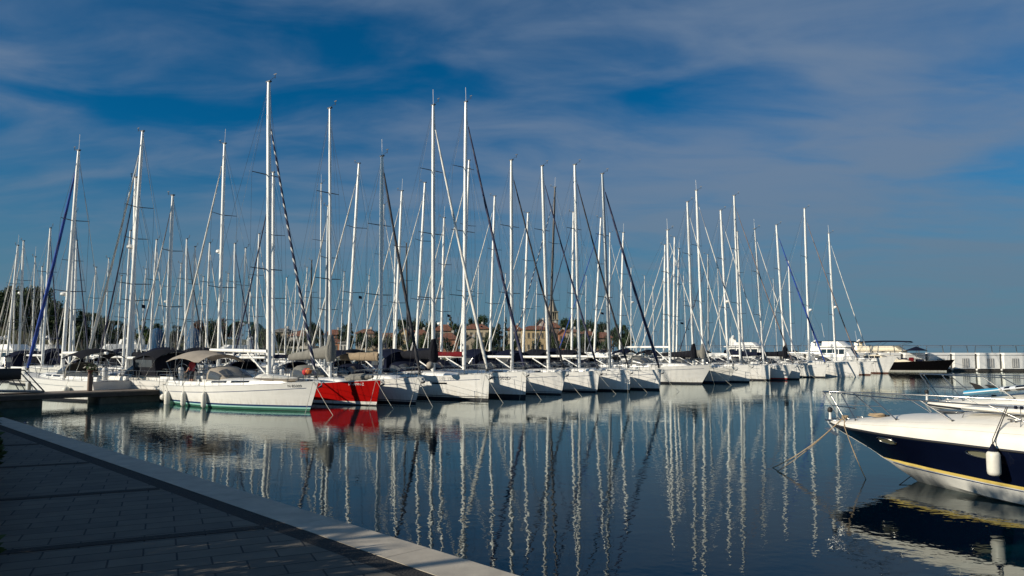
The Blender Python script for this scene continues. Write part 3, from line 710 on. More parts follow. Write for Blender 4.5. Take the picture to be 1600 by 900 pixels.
FB['f9'] = yacht('white yacht with thick navy furled headsail at the near side of the gap', 'the yacht with the thick navy sail', H45, 12.4, 953, (941, 272), bow=(1031, 609.5), group=G1, sail='fnavy', sail_t=.10, hood='cnavy', f0=1.15, f1=1.55, rake=.15, bimini=('cblack', 2.8, 2.3), spar='grey')
FB['f10'] = yacht('broad white yacht with raked bow and dark waterline just past the gap', 'the broad raked yacht', H40, 12.0, 1047, (1043, 360), bow=(1096, 600), group=G1, B=3.9, sail='fgrey', sail_t=.05, hood='cgrey', f0=1.4, f1=1.75, rake=1.1, stripes=[(.16, 'anti')], spar='white', boomz=3.4, antenna=True)
FB['f11'] = yacht('white yacht with black mast boot, second bow past the gap', 'the second yacht past the gap', H45, 11.4, 1084, (1074, 316), bow=(1138, 599), group=G1, lod=1, rake=.75, hull='gel2', stripes=[(.12,'anti'),(.2,'navy')], sail='fwhite', sail_t=.05, hood='cgrey', spar='alu', cover=('cblack', .36, .16))
FB['f12'] = yacht('shaded white yacht with grey mast boot, third bow past the gap', 'the third yacht past the gap', H45, 12.4, 1099, (1088, 298), bow=(1171, 597.5), group=G1, lod=1, sail='fgrey', sail_t=.06, hood='cgrey', f1=1.7, cover=('cgrey', .36, .18), antenna=True)
FB['f13'] = yacht('white yacht with radar on its mast, fourth bow past the gap', 'the fourth yacht past the gap', H45, 12.0, 1138, (1126, 329), bow=(1203, 594.5), group=G1, lod=1, rake=.08, f0=1.35, f1=1.55, hullwin=[(.9, 0, 1.6, .12)], sail='fgrey', sail_t=.055, hood='cblack', dome=(.40, .26))
FB['f14'] = yacht('white yacht under a tall silver mast with grey furled sail, fifth past the gap', 'the fifth yacht past the gap', H45, 13.0, 1157, (1147, 306), bow=(1229, 594), group=G1, lod=1, rake=.9, f0=1.05, f1=1.6, stripes=[(.1,'anti'),(.22,'gelred')], sail='fbrown', sail_t=.055, hood='cnavy', spar='alu')
FB['f15'] = yacht('clean white yacht with navy sail cover, sixth bow past the gap', 'the sixth yacht past the gap', H45, 12.0, 1193, (1179, 358), bow=(1249, 593), group=G1, lod=1, sail='fgrey', sail_t=.055, hood='cgrey', cover=('cnavy', .2, .42), antenna=True)
FB['f16'] = yacht('white yacht with royal blue furled sail reaching down to its bow', 'the yacht with the blue headsail', H45, 11.6, 1227, (1213, 352), bow=(1289, 590), group=G1, lod=1, sail='fblue', sail_t=.085, hood='cblack', cover=('cblack', .34, .2))
FB['f17'] = yacht('long white yacht with brownish furled sail and the tallest mast at the far end', 'the far yacht with the tallest mast', H45, 13.4, 1265, (1257, 326), bow=(1342, 589), group=G1, lod=1, sail='fbrown', sail_t=.06, hood='cblack', f0=1.4, f1=1.8, rake=.1, stripes=[(.05, 'gel')], dome=(.33, .2))
FB['f18'] = yacht('white yacht with thin pale furled sail, last sailing yacht of the row', 'the last sailing yacht', H45, 10.5, 1306, (1295, 365), bow=(1360, 586), group=G1, lod=1, sail='fwhite', sail_t=.05, hood='cgrey', stripes=[(.14, 'antibrown')], antenna=True, f0=1.3, f1=1.7, dome=(.42, .2))
fbl = list(FB.items())

# pontoon: front edge line from the left shore along the sterns
PA = Vector((-21.4, 44.9, 0)); PD = Vector((math.cos(R(45)), math.sin(R(45)), 0)); PN = Vector((-PD.y, PD.x, 0))
def PT(t, o, z=0): return PA + PD * t + PN * o + Vector((0, 0, z))
def on_offset(px, D, z=1.7):
    k = (px - CX) / F; a = PA + PN * D
    t = (k * (a.y * cp + (z - CAMZ) * sp_) - a.x) / (PD.x - k * PD.y * cp); return a + PD * t

# ------------------------------------------------------------------ SECOND ROW (sterns on the far side, bows away) and rows behind
G2 = 'sailing yachts on the far side of the long pontoon'
G3 = 'sailing yachts on the pontoons farther back'
def back(label, px, top, hgt_rng=(13.2, 19.5), **k):
    """a yacht whose mast foot stands at picture column px; the row is the one that gives a believable mast height"""
    rows = k.pop('rows', (6.5, 31, 43, 58))
    for D in rows:
        p = on_offset(px, D); h = aty(top[0], top[1], p.y).z
        if h >= hgt_rng[0]: break
    far = D > 10
    L = k.pop('L', min(max(h * .72, 9.2), 14))
    head = k.pop('head', R(180 - (33 if px < 450 else 40)) if D in (6.5, 8.5, 43) else R(-40))
    xm = .07 * L; c = Vector((p.x, p.y, 0)) - Vector((math.cos(head), math.sin(head), 0)) * xm
    k.setdefault('lod', 2 if far else 1)
    b = yacht(label, '', head, L, None, top, pos=(c.x, c.y), group=G3 if far else G2, **k)
    b['D'] = D; return b
def back_fix():
    pass
B2 = {}
# column, top, sail, extras, label  (left to right)
rowdata = [
 (10, (28, 384), 'fwhite', {}, 'distant yacht under the leftmost mast, before the wooded hill'),
 (29, (37, 377), 'fwhite', dict(dome=(.58, .2)), 'distant yacht with second mast from the left edge and a small radar'),
 (66, (79, 357), 'fnavy', {}, 'distant yacht whose mast rises from the highest crowns of the wooded hill'),
 (63, (66, 417), 'fwhite', {}, 'small distant yacht with short mast before the wooded hill'),
 (97, (123, 236), 'fblue', dict(dome=(.35, .30), sail_t=.11, L=11.5, rows=(8.5,), bimini=('cblack', 2.8, 2.4), hood='cgrey', cover=None, boomlen=5.4, boomz=2.9), 'white cruising yacht with royal blue furled sail and large radome beside the gangway'),
 (108, (118, 332), 'fnavy', {}, 'yacht behind the radome mast with small dark flags in its rigging'),
 (114, (120, 376), 'fwhite', dict(rows=(43, 58)), 'distant yacht half hidden behind the mast with the large radome'),
 (198, (223, 206), 'fwhite', dict(sail_t=.08, bimini=('cblack', 2.8, 2.6), L=13, boomlen=5.6), 'yacht with the tallest mast left of the striped sloop and black cockpit canopy'),
 (206, (212, 278), 'fnavy', dict(dome=(.64, .3), cover=('cblack', .22, .2)), 'yacht with a white radome high on its mast, right behind the tallest left mast'),
 (192, (204, 361), 'fwhite', {}, 'distant yacht with white mast left of the high radome'),
 (233, (245, 375), 'fwhite', {}, 'distant yacht in front of the pointed conifer'),
 (260, (270, 306), 'fgrey', dict(bimini=('cblack', 2.8, 2.4), spr=2), 'yacht with dark cockpit canopy directly left of the striped sloop'),
 (258, (265, 392), 'fwhite', dict(rows=(43, 58), dome=(.55, .22)), 'distant yacht carrying two round domes on its mast'),
 (289, (292, 374), 'fblack', {}, 'distant yacht beside the upright blue covers'),
 (298, (305, 386), 'fwhite', {}, 'distant yacht in front of the upright blue cover'),
 (321, (328, 380), 'fwhite', {}, 'distant yacht with plain mast before the reddish autumn trees'),
 (341, (351, 225), 'fwhite', dict(sail_t=.07, dome=(.52, .2), antenna=True, boomlen=5.2), 'tall yacht with radar and aerial seen above the taupe canopy'),
 (365, (367, 381), 'fnavy', {}, 'distant yacht before the green tarpaulin roof'),
 (374, (384, 388), 'fwhite', dict(dome=(.35, .2)), 'distant yacht with small radar right of the green tarpaulin roof'),
 (399, (405, 366), 'fwhite', {}, 'distant yacht just left of the striped sloop mast'),
 (402, (403, 420), 'fwhite', dict(rows=(58,)), 'small distant yacht with red ensign left of the striped sloop mast'),
 (427, (427, 270), 'fnavy', dict(cover=('cnavy', .2, .2)), 'yacht whose mast stands right against the striped sloop mast'),
 (445, (448, 434), 'fwhite', dict(rows=(58, 43)), 'small distant yacht with a short thin mast before the tiled roofs'),
 (484, (487, 407), 'fwhite', dict(spar='dark', rows=(43, 58)), 'distant yacht with a dark mast before the tiled roofs'),
 (500, (502, 287), None, dict(spar='alu', mr=.07, rows=(31,)), 'yacht with a thin silver mast left of the red sloop mast'),
 (508, (513, 323), 'fwhite', dict(spar='grey', cover=('cgrey', .3, .25)), 'yacht with grey mast leaning beside the red sloop mast'),
 (542, (561, 256), 'fwhite', dict(sail_t=.065, boomlen=5.2), 'tall yacht whose mast leans right between the red sloop and ND 440'),
 (592, (600, 320), 'fwhite', dict(rows=(31, 43)), 'distant yacht hidden behind the ND 440 mast'),
 (616, (628, 299), 'fwhite', dict(hgt_rng=(12, 20), cover=('ctan', .26, .2)), 'yacht with tan sail cover right of the ND 440 mast'),
 (615, (618, 385), 'fwhite', {}, 'distant yacht before the yellow gabled house'),
 (637, (635, 380), 'fnavy', dict(spar='dark', rows=(43,)), 'distant yacht with a black mast among the dark trees'),
 (649, (664, 286), 'fwhite', dict(hgt_rng=(12, 20)), 'yacht with white mast left of the SVE 194 mast'),
 (689, (694, 341), 'fwhite', dict(dome=(.28, .2)), 'yacht with small radar right of the SVE 194 mast'),
 (720, (733, 251), 'fwhite', dict(sail_t=.065), 'tall yacht directly behind the SVE 1002D mast'),
 (765, (773, 307), 'fwhite', dict(hgt_rng=(12, 20)), 'yacht before the cream house with brown balconies'),
 (817, (825, 333), 'fwhite', dict(hgt_rng=(12, 20)), 'yacht before the long yellow harbour house'),
 (858, (867, 293), 'fstripe', dict(spar='dark', antenna=True, hgt_rng=(11, 20)), 'yacht with a slender black mast beside the church tower'),
 (893, (896, 332), 'fnavy', dict(hgt_rng=(12, 20)), 'yacht before the orange gabled stone house'),
 (928, (939, 341), 'fblue', dict(hgt_rng=(11, 20)), 'yacht with slim blue furled sail right of the NO 997E mast'),
 (952, (953, 364), 'fwhite', dict(rows=(31, 43)), 'distant yacht behind the grey mast'),
 (968, (974, 364), 'fgrey', dict(hgt_rng=(11, 20)), 'yacht before the dark trees at the end of the shore'),
 (986, (986, 419), None, dict(rows=(31,), mr=.07, dome=(.62, .3)), 'small yacht with white radar box by the last shore trees'),
 (1037, (1039, 383), 'fwhite', dict(rows=(6.5,)), 'yacht under the leftmost mast of the cluster past the gap'),
 (1052, (1054, 371), 'fwhite', dict(rows=(6.5,), cover=('cgrey', .2, .2)), 'yacht under the third mast of the cluster past the gap'),
 (1057, (1061, 389), 'fgrey', dict(rows=(6.5, 31)), 'yacht under the rightmost mast of the cluster past the gap'),
 (1107, (1106, 398), 'fnavy', dict(rows=(6.5, 31), spar='grey'), 'yacht with a grey mast and twin dark stays past the gap'),
 (1162, (1152, 362), 'fwhite', dict(rows=(6.5,), spar='alu'), 'yacht close behind the silver mast of the far row'),
 (20, (24, 421), 'csail', dict(rows=(43, 58), hgt_rng=(9, 20), mr=.075, spar='alu', sail_t=.04), 'small distant yacht with a thin short mast at the far left edge'),
 (49, (55, 402), 'csail', dict(rows=(43, 58), hgt_rng=(9, 20), mr=.075, spar='alu', sail_t=.04), 'small distant yacht with a thin short mast between the second and third left masts'),
 (141, (150, 418), 'csail', dict(rows=(43, 58), hgt_rng=(9, 20), mr=.075, spar='alu', sail_t=.04), 'small distant yacht with a thin short mast right of the radome mast'),
 (163, (170, 404), 'csail', dict(rows=(43, 58), hgt_rng=(9, 20), mr=.075, spar='alu', sail_t=.04), 'small distant yacht with a thin short mast before the right end of the wooded hill'),
 (181, (190, 431), 'csail', dict(rows=(43, 58), hgt_rng=(9, 20), mr=.075, spar='alu', sail_t=.04), 'small distant yacht with a thin short mast left of the tallest left mast'),
 (219, (228, 421), 'csail', dict(rows=(43, 58), hgt_rng=(9, 20), mr=.075, spar='alu', sail_t=.04), 'small distant yacht with a thin short mast beside the pointed conifer'),
 (276, (283, 412), 'csail', dict(rows=(43, 58), hgt_rng=(9, 20), mr=.075, spar='alu', sail_t=.04), 'small distant yacht with a thin short mast between the two upright blue covers'),
 (311, (318, 433), 'csail', dict(rows=(43, 58), hgt_rng=(9, 20), mr=.075, spar='alu', sail_t=.04), 'small distant yacht with a thin short mast before the autumn trees'),
 (352, (357, 428), 'csail', dict(rows=(43, 58), hgt_rng=(9, 20), mr=.075, spar='alu', sail_t=.04), 'small distant yacht with a thin short mast left of the green tarpaulin'),
 (387, (392, 436), 'csail', dict(rows=(43, 58), hgt_rng=(9, 20), mr=.075, spar='alu', sail_t=.04), 'small distant yacht with a thin short mast below the green tarpaulin roof'),
 (458, (463, 431), 'csail', dict(rows=(43, 58), hgt_rng=(9, 20), mr=.075, spar='alu', sail_t=.04), 'small distant yacht with a thin short mast left of the striped headsail'),
 (472, (480, 418), 'csail', dict(rows=(43, 58), hgt_rng=(9, 20), mr=.075, spar='alu', sail_t=.04), 'small distant yacht with a thin short mast behind the striped headsail'),
 (531, (538, 425), 'csail', dict(rows=(43, 58), hgt_rng=(9, 20), mr=.075, spar='alu', sail_t=.04), 'small distant yacht with a thin short mast between the red sloop mast and ND 440'),
 (571, (577, 431), 'csail', dict(rows=(43, 58), hgt_rng=(9, 20), mr=.075, spar='alu', sail_t=.04), 'small distant yacht with a thin short mast left of the ND 440 mast'),
 (668, (673, 436), 'csail', dict(rows=(43, 58), hgt_rng=(9, 20), mr=.075, spar='alu', sail_t=.04), 'small distant yacht with a thin short mast just left of the SVE 194 mast'),
 (745, (748, 411), 'csail', dict(rows=(43, 58), hgt_rng=(9, 20), mr=.075, spar='alu', sail_t=.04), 'small distant yacht with a thin short mast right of the SVE 1002D mast'),
 (787, (790, 428), 'csail', dict(rows=(43, 58), hgt_rng=(9, 20), mr=.075, spar='alu', sail_t=.04), 'small distant yacht with a thin short mast before the slim cypress'),
 (836, (839, 441), 'csail', dict(rows=(43, 58), hgt_rng=(9, 20), mr=.075, spar='alu', sail_t=.04), 'small distant yacht with a thin short mast left of the church tower'),
 (914, (916, 431), 'csail', dict(rows=(43, 58), hgt_rng=(9, 20), mr=.075, spar='alu', sail_t=.04), 'small distant yacht with a thin short mast before the pines right of the church'),
 (1008, (1007, 431), 'csail', dict(rows=(43, 58), hgt_rng=(9, 20), mr=.075, spar='alu', sail_t=.04), 'small distant yacht with a thin short mast just past the last shore trees'),
 (1022, (1020, 447), 'csail', dict(rows=(43, 58), hgt_rng=(9, 20), mr=.075, spar='alu', sail_t=.04), 'small distant yacht with a thin short mast left of the mast cluster past the gap'),
 (1073, (1068, 431), 'csail', dict(rows=(43, 58), hgt_rng=(9, 20), mr=.075, spar='alu', sail_t=.04), 'small distant yacht with a thin short mast right of the mast cluster past the gap'),
 (1127, (1121, 420), 'csail', dict(rows=(43, 58), hgt_rng=(9, 20), mr=.075, spar='alu', sail_t=.04), 'small distant yacht with a thin short mast left of the fourth mast past the gap'),
 (1215, (1208, 436), 'csail', dict(rows=(43, 58), hgt_rng=(9, 20), mr=.075, spar='alu', sail_t=.04), 'small distant yacht with a thin short mast behind the sixth yacht past the gap'),
 (1238, (1232, 408), 'fwhite', dict(rows=(6.5,)), 'yacht with a short mast behind the blue headsail yacht'),
]
for i, (px, top, sail, kw, lab) in enumerate(rowdata):
    kw = dict(kw); kw.setdefault('hood', ['cnavy', 'cnavy', 'cblack', 'cgrey', 'cblack'][i % 5]); kw.setdefault('hull', ['gel', 'gel', 'gel2'][i % 3])
    if 'bimini' not in kw and i % 5 in (0, 3): kw['bimini'] = (['cnavy', 'cblack', 'cnavy'][i % 3], 2.5, 1.9)
    if i % 6 == 2: kw['flag'] = ['cnavy', 'cred', 'cnavy'][i % 3]
    kw.setdefault('antenna', i % 4 == 0); kw.setdefault('f0', 1.1 + .1 * (i % 3)); kw.setdefault('f1', 1.45 + .1 * (i % 3))
    if sail: kw.setdefault('sail_t', .055)
    B2[px] = back(lab, px, top, sail=sail, **kw)

# ------------------------------------------------------------------ pontoon with floats, pedestals and gangway
M['ptop'] = mat('weathered pontoon decking', (.25, .20, .155), .85, var=.3, scale=4, stretch=(1, 7, 1), bump=.3)
M['pside'] = mat('dark pontoon fascia', (.055, .05, .045), .8, var=.3)
M['float'] = mat('algae stained float concrete', (.06, .07, .06), .9, var=.4)
ang = R(45)
pr = empty('pontoon', PT(0, 0), ang, label='long low timber pontoon on dark floats behind the moored yachts', cat='pontoon')
TL0, TL1 = -22, 100
mb = MB(); t = TL0
while t < TL1:
    mb.box((t + 5.98, 1.25, .665), (11.96, 2.5, .07)); t += 12
mb.build('deck', M['ptop'], pr, 30)
mb = MB(); t = TL0
while t < TL1:
    mb.box((t + 5.95, .04, .52), (11.9, .08, .22)); mb.box((t + 5.95, 2.46, .52), (11.9, .08, .22)); t += 12
mb.build('fascia', M['pside'], pr, 30)
t = TL0
for k in range(20):
    MB().box((t + 1.9, 1.25, .13), (3.4, 2.2, .56), bev=.05).build('float', M['float'], pr, 30); t += 6.2
for i, tt in enumerate((-3.4, 15, 27, 39, 51, 64)):
    q = PT(tt, 1.25, .70); pd = empty('service_pedestal', q, ang, label=['weathered grey power pedestal with a flower pot beside the pontoon edge', 'power pedestal behind the striped sloop', 'power pedestal behind the yacht lettered SVE 194', 'power pedestal behind the yacht before the church', 'power pedestal behind the thick navy sail yacht', 'power pedestal behind the first yachts past the gap'][i], cat='service pedestal', group='power pedestals on the pontoon')
    MB().box((0, 0, .5), (.24, .24, 1.0), bev=.03).build('housing', M['cbrown'] if i == 0 else M['gel2'], pd, 30)
    if i: MB().lathe((0, 0, 1.0), [(.14, 0), (.15, .05), (.10, .12), (.02, .15)], 10).build('lamp_cap', M['winlt'], pd, 40)
q = PT(-3.4, 1.25, 1.70); fl = empty('flower_pot', q, 0, label='small potted plant with pale flowers on the weathered pedestal', cat='flower pot')
MB().lathe((0, 0, 0), [(.12, 0), (.17, .25), (.15, .25)], 10).build('pot', M['antibrown'], fl)
mb = MB(); random.seed(3)
for k in range(90):
    p = Vector((random.gauss(0, .16), random.gauss(0, .16), .32 + random.gauss(0, .12))); a = random.random() * 6.28; e = Vector((math.cos(a), math.sin(a), .5)) * .08; f_ = Vector((-math.sin(a), math.cos(a), .2)) * .05
    mb.add([p - e, p + f_, p + e, p - f_], [(0, 1, 2, 3)], random.random() < .3)
M['leafpot'] = mat('pot plant leaves', (.06, .10, .03), .7); M['flower'] = mat('cream petals', (.6, .55, .45), .7)
mb.build('leaves', [M['leafpot'], M['flower']], fl, 0)

# gangway truss from the shore down to the pontoon
g0, g1 = PT(-19, 1.1, 0), PT(-5.9, 1.1, 0)
gw = empty('gangway', g0, ang, label='steel truss gangway with a black sign board leading down to the pontoon', cat='gangway')
GL = (g1 - g0).length
zt = lambda x: 1.35 + (.74 - 1.35) * x / GL
MB().loft([[(x, y, zt(x) + dz_) for y, dz_ in ((-.75, 0), (.75, 0), (.75, .10), (-.75, .10))] for x in (0, GL)], True, True).build('walkway', M['lamp'], gw)
for side in (-.78, .78):
    mb = MB(); mb.tube([(0, side, zt(0) + 1.3), (GL - 1.0, side, zt(GL) + 1.25), (GL, side, zt(GL) + .05)], .04, 6)
    n = 9; x = 0
    for k in range(n):
        x0, x1, xm_ = (GL - .9) * k / n, (GL - .9) * (k + 1) / n, (GL - .9) * (k + .5) / n
        mb.tube([(x0, side, zt(x0) + .08), (xm_, side, zt(xm_) + 1.27)], .026, 5); mb.tube([(xm_, side, zt(xm_) + 1.27), (x1, side, zt(x1) + .08)], .026, 5)
    mb.tube([(0, side, zt(0) + .62), (GL - .8, side, zt(GL) + .65)], .018, 5); mb.build('truss_rail', M['lamp'], gw)
xb_ = GL - 2.3
MB().box((xb_, -.84, zt(xb_) + .95), (2.3, .05, .62), bev=.01).build('sign_board', M['rubber'], gw)

# piles
for i, tt in enumerate((0.5, 30.5, 60.5)):
    q = PT(tt, 2.75); pl = MB().lathe((0, 0, -2), [(.16, 0), (.16, 3.7), (.05, 3.95)], 10).build('mooring_pile', M['lamp'], None); pl.location = q
    tag(pl, ['steel pile at the shore end of the pontoon beside the gangway', 'steel pile standing in the pontoon middle behind SVE 194', 'steel pile at the far reach of the pontoon past the gap'][i], 'mooring pile')

# ------------------------------------------------------------------ motor yachts in the distance
def motor_yacht(label, bow, L, head, hull='gel', house='gel', B=None, f0=1.3, f1=2.0, rake=1.6, anti='antibrown', house_x=(-.32, .18), house_h=1.5, fly=True, top=None, arch=True, pos=None, D=None, group='motor yachts among the sailing boats', windows='win', soft=True, hthick=1):
    B = B or L * .29; H = Hull(L, B, f0, f1, rake, .1, .93, .88); hx, hy = math.cos(head), math.sin(head)
    c = (onz(bow[0], bow[1], 0) - Vector((hx, hy, 0)) * (L / 2 - rake)) if bow else Vector(pos)
    root = empty('motor_yacht', c, head, label=label, cat='motor yacht', group=group)
    mb = MB(); us = [i / 16 for i in range(17)]; rings = []
    for side in (-1, 1):
        secs = []
        for u in us:
            zt_ = H.sheer(u); row = [Vector((H.x(u, z), side * H.half(u, z), z)) for z in (-.4, .16)] + [Vector((H.x(u, z), side * H.half(u, z), z)) for z in (.16 + (zt_ - .16) * .5, zt_)]
            secs.append(row)
        if side > 0: secs = secs[::-1]; r2 = secs[-1]
        else: r1 = secs[0]
        mb.loft(secs, False, False, 0, [1, 0, 0, 0])
    mb.add(r1 + r2, [(j, j + 1, 5 + j, 4 + j) for j in range(3)]); mb.build('hull', [M[hull], M[anti]], root, 30)
    mb = MB(); mb.loft([[Vector((H.x(u, H.sheer(u)), (H.wd(u) - .01) * q, H.sheer(u) - .02)) for q in (-1, 0, 1)] for u in us], False, False); mb.build('deck', M['deck'], root)
    def block(x0, x1, w0, w1, z0, h, sl0, sl1, name, m, tp=.86, parent=root):
        mb = MB(); n = 5; secs = []
        for (x, z_, k) in ((0, z0, 0), (0, z0 + h * .5, .5), (0, z0 + h, 1)):
            a_, b_ = x0 + sl0 * k, x1 - sl1 * k; wa, wb = w0 * (1 - (1 - tp) * k), w1 * (1 - (1 - tp) * k)
            secs.append([Vector((a_, -wa, z_)), Vector((b_ - .5, -wa, z_)), Vector((b_, -wb * .6, z_)), Vector((b_, wb * .6, z_)), Vector((b_ - .5, wa, z_)), Vector((a_, wa, z_))])
        mb.loft(secs, True, True); return mb.build(name, M[m], parent, 30)
    x0, x1 = house_x[0] * L, house_x[1] * L; hw = B * .38; z0 = H.deckz(0) - .05
    dkh = block(x0, x1, hw, hw, z0, house_h, .1, 1.2, 'deckhouse', house)
    # window band as separate panes, slightly proud
    for side in (-1, 1):
        n = 4
        for i in range(n):
            xa_, xb_ = x0 + .4 + (x1 - x0 - 2.0) * i / n, x0 + .4 + (x1 - x0 - 2.0) * (i + .86) / n
            za, zb = z0 + house_h * .48, z0 + house_h * .84; y = lambda z: side * (hw * (1 - .14 * (z - z0) / house_h) + .012)
            MB().add([(xa_, y(za), za), (xb_, y(za), za), (xb_, y(zb), zb), (xa_, y(zb), zb)], [(0, 1, 2, 3) if side < 0 else (3, 2, 1, 0)]).build('window', M[windows], dkh, 0)
    fx = lambda k: x1 - 1.2 * k + .015
    MB().add([(fx(.45), -hw * .52, z0 + house_h * .45), (fx(.45), hw * .52, z0 + house_h * .45), (fx(.88), hw * .48, z0 + house_h * .88), (fx(.88), -hw * .48, z0 + house_h * .88)], [(0, 1, 2, 3)]).build('windscreen', M[windows], dkh, 0)
    fdk = block(x1 - .3, x1 + L * .22, hw * .9, hw * .5, z0 - .02, .42, 0, 1.3, 'foredeck_trunk', house)
    z1 = z0 + house_h
    if fly:
        block(x0 - .6, x1 - .9, hw * 1.05, hw * .9, z1, .18, 0, .0, 'flybridge_deck', house)
        block(x0 + .5, x1 - 1.3, hw * .95, hw * .8, z1 + .18, .62, 0, .8, 'flybridge_coaming', house)
        if arch:
            mb = MB()
            for side in (-1, 1): mb.loft([[Vector((x0 + .6 + a, side * (hw * .95 - b) + c_, z1 + .15 + b * 4.6)) for a, c_ in ((-.3, -.05), (.25, -.05), (.25, .05), (-.3, .05))] for a0, b in ((0, 0), (0, .28))], True, True)
            mb.box((x0 + .6, 0, z1 + 1.5), (.55, hw * 1.5, .10)); mb.build('radar_arch', M[house], root)
            MB().lathe((x0 + .6, 0, z1 + 1.58), [(.24, 0), (.3, .06), (.3, .16), (.1, .26)], 10).build('radar_dome', M['gel'], root)
            MB().ball((x0 + .5, hw * .5, z1 + 1.8), .22, 10).build('satellite_dome', M['gel'], root)
        MB().tube([(x0 + .7, -hw * .6, z1 + 1.4), (x0 + .4, -hw * .6, z1 + 3.4)], .022, 4).build('aerial', M['white'], root)
    if top:
        zb = (z1 + 1.45) if fly else z1 + .5
        xc0, xc1 = x0 + .6, x1 - .4
        mb = MB(); secs = []
        for i in range(7):
            t = i / 6; row = [Vector((xc0 + (xc1 - xc0) * t, hw * q, zb + .16 * (1 - q * q) + .12 * math.sin(math.pi * t))) for q in (-1, -.5, 0, .5, 1)]
            secs.append(row + [p - Vector((0, 0, .07)) for p in row[::-1]])
        bt = mb.loft(secs, True, True).build('bimini', M[top], root, 50); mb = MB()
        for side in (-1, 1):
            for a, b in ((0, .3), (1, .7), (.5, .35)): mb.tube([Vector((xc0 + (xc1 - xc0) * a, side * hw * .97, zb - .02)), Vector((xc0 + (xc1 - xc0) * b, side * hw * .95, z1 + (.7 if fly else .0)))], .022, 4)
        mb.build('bimini_frame', M['steel'], bt)
    mb = MB()
    for side in (-1, 1):
        pts = [Vector((x, side * max(H.deckw(x) - .08, .04), H.deckz(min(x, L / 2)) + .68)) for x in (x1, (x1 + L / 2) / 2, L / 2 - .8, L / 2 - .05)]
        mb.tube(pts, .02, 4)
        for p in pts[:-1]: mb.tube([p, p - Vector((.1, 0, .68))], .016, 4)
    mb.build('bow_rail', M['steel'], root)
    return root
motor_yacht('white pilothouse motor yacht with flared bow and brown waterline, right end of the row', (1387, 583.5), 12.5, H45, rake=1.3, f0=1.4, f1=2.35, house_x=(-.30, .12), house_h=1.9, arch=False, top=None)
motor_yacht('cream flybridge motor yacht under a navy sun awning near the breakwater', None, 16, H40, 'gelcream', 'gelcream', pos=onz(1392, 577, 0), f0=1.55, f1=2.1, top='cnavy', house_x=(-.34, .22), house_h=1.35, windows='gelblack')
motor_yacht('white flybridge motor yacht under navy awning behind the last sailing yachts', None, 14, H40, pos=onz(1312, 578, 0), f0=1.5, f1=2.0, top='cnavy', house_x=(-.30, .2), house_h=1.35)
motor_yacht('white flybridge cruiser showing its radar arch behind the middle far masts', None, 13, R(-30), pos=onz(1178, 577, 0), f0=1.6, f1=2.2, house_x=(-.30, .2), house_h=1.9)
dk = motor_yacht('low black hulled motor yacht with brown topsides and parasol before the breakwater', (1478, 580.5), 15, R(-28), 'gelblack', 'gelcream', f0=1.25, f1=1.75, rake=1.2, anti='gel2', fly=False, house_x=(-.38, -.04), house_h=1.1, windows='gelblack')
GL_ = 'white motor yachts before the wooded hill'
for (px, py, Y, L, hd, lab) in ((30, 553, 95, 13, R(-20), 'white flybridge motor yacht between the two leftmost masts'), (170, 553, 92, 13, R(-160), 'white flybridge motor yacht left of the tallest left mast'), (222, 553, 100, 12, R(-30), 'white motor yacht with twin domes left of the upright blue covers'), (352, 553, 104, 12, R(-150), 'white flybridge motor yacht below the green tarpaulin roof'), (85, 553, 98, 11, R(-30), 'small white motor yacht under the radome mast')):
    q = aty(px, py, Y); motor_yacht(lab, None, L, hd, pos=(q.x, Y, 0), group=GL_, house_h=1.6, top='cnavy' if px in (85,) else None)
# shore-side covered boats: upright blue covers, green tarpaulin shelter
for (px, lab) in ((244, 'upright royal blue boat cover left of a white mast'), (302, 'upright royal blue boat cover right of a white mast')):
    q = aty(px, 540, 112); mb = MB(); r_ = random.Random(px)
    secs = [[(1.15 * k * math.cos(a * math.pi / 5) * (1 + .07 * r_.random()), .9 * k * math.sin(a * math.pi / 5) * (1 + .07 * r_.random()), z) for a in range(10)] for z, k in ((1.0, 1), (2.6, .96), (4.4, .9), (5.5, .84), (6.2, .6), (6.5, .15))]
    o = mb.loft(secs, True, True).build('boat_cover', M['ccover'], None, 60); o.location = (q.x, 112, 0); tag(o, lab, 'boat cover', 'upright blue covers on the hard')

# ------------------------------------------------------------------ parasol on the black yacht
q_ = Matrix.Rotation(-R(-28), 3, 'Z')
for k, (xx, yy, w_, h_) in enumerate(((-.6, -.7, .8, .55), (.9, .6, .9, .5), (1.9, -.5, .7, .6), (3.0, .2, 1.1, .35))): MB().box((xx, yy, 1.45 + h_ / 2), (w_, .7, h_), bev=.1).build('deck_seat', M['cnavy'] if k % 2 else M['cred'], dk, 30)
MB().loft([[Vector((-.4 + a, y, z)) for y in (-1.3, -.9, .9, 1.3)] for a, z in ((.9, 1.4), (.3, 2.1), (.27, 2.14))], False, False).build('windscreen', M['winlt'], dk, 30)
pq = Matrix.Rotation(R(-28), 3, 'Z') @ Vector((2.6, 0, 0)) + dk.location
pa = empty('parasol', (pq.x, pq.y, 1.45), 0, label='navy parasol opened above the black hulled motor yacht', cat='parasol')
MB().tube([(0, 0, 0), (0, 0, 2.15)], .03, 6).build('pole', M['steel'], pa)
MB().lathe((0, 0, 1.6), [(1.55, 0), (1.5, .07), (.8, .34), (.05, .62), (.02, .66)], 8).build('canopy', M['cnavy'], pa, 20)

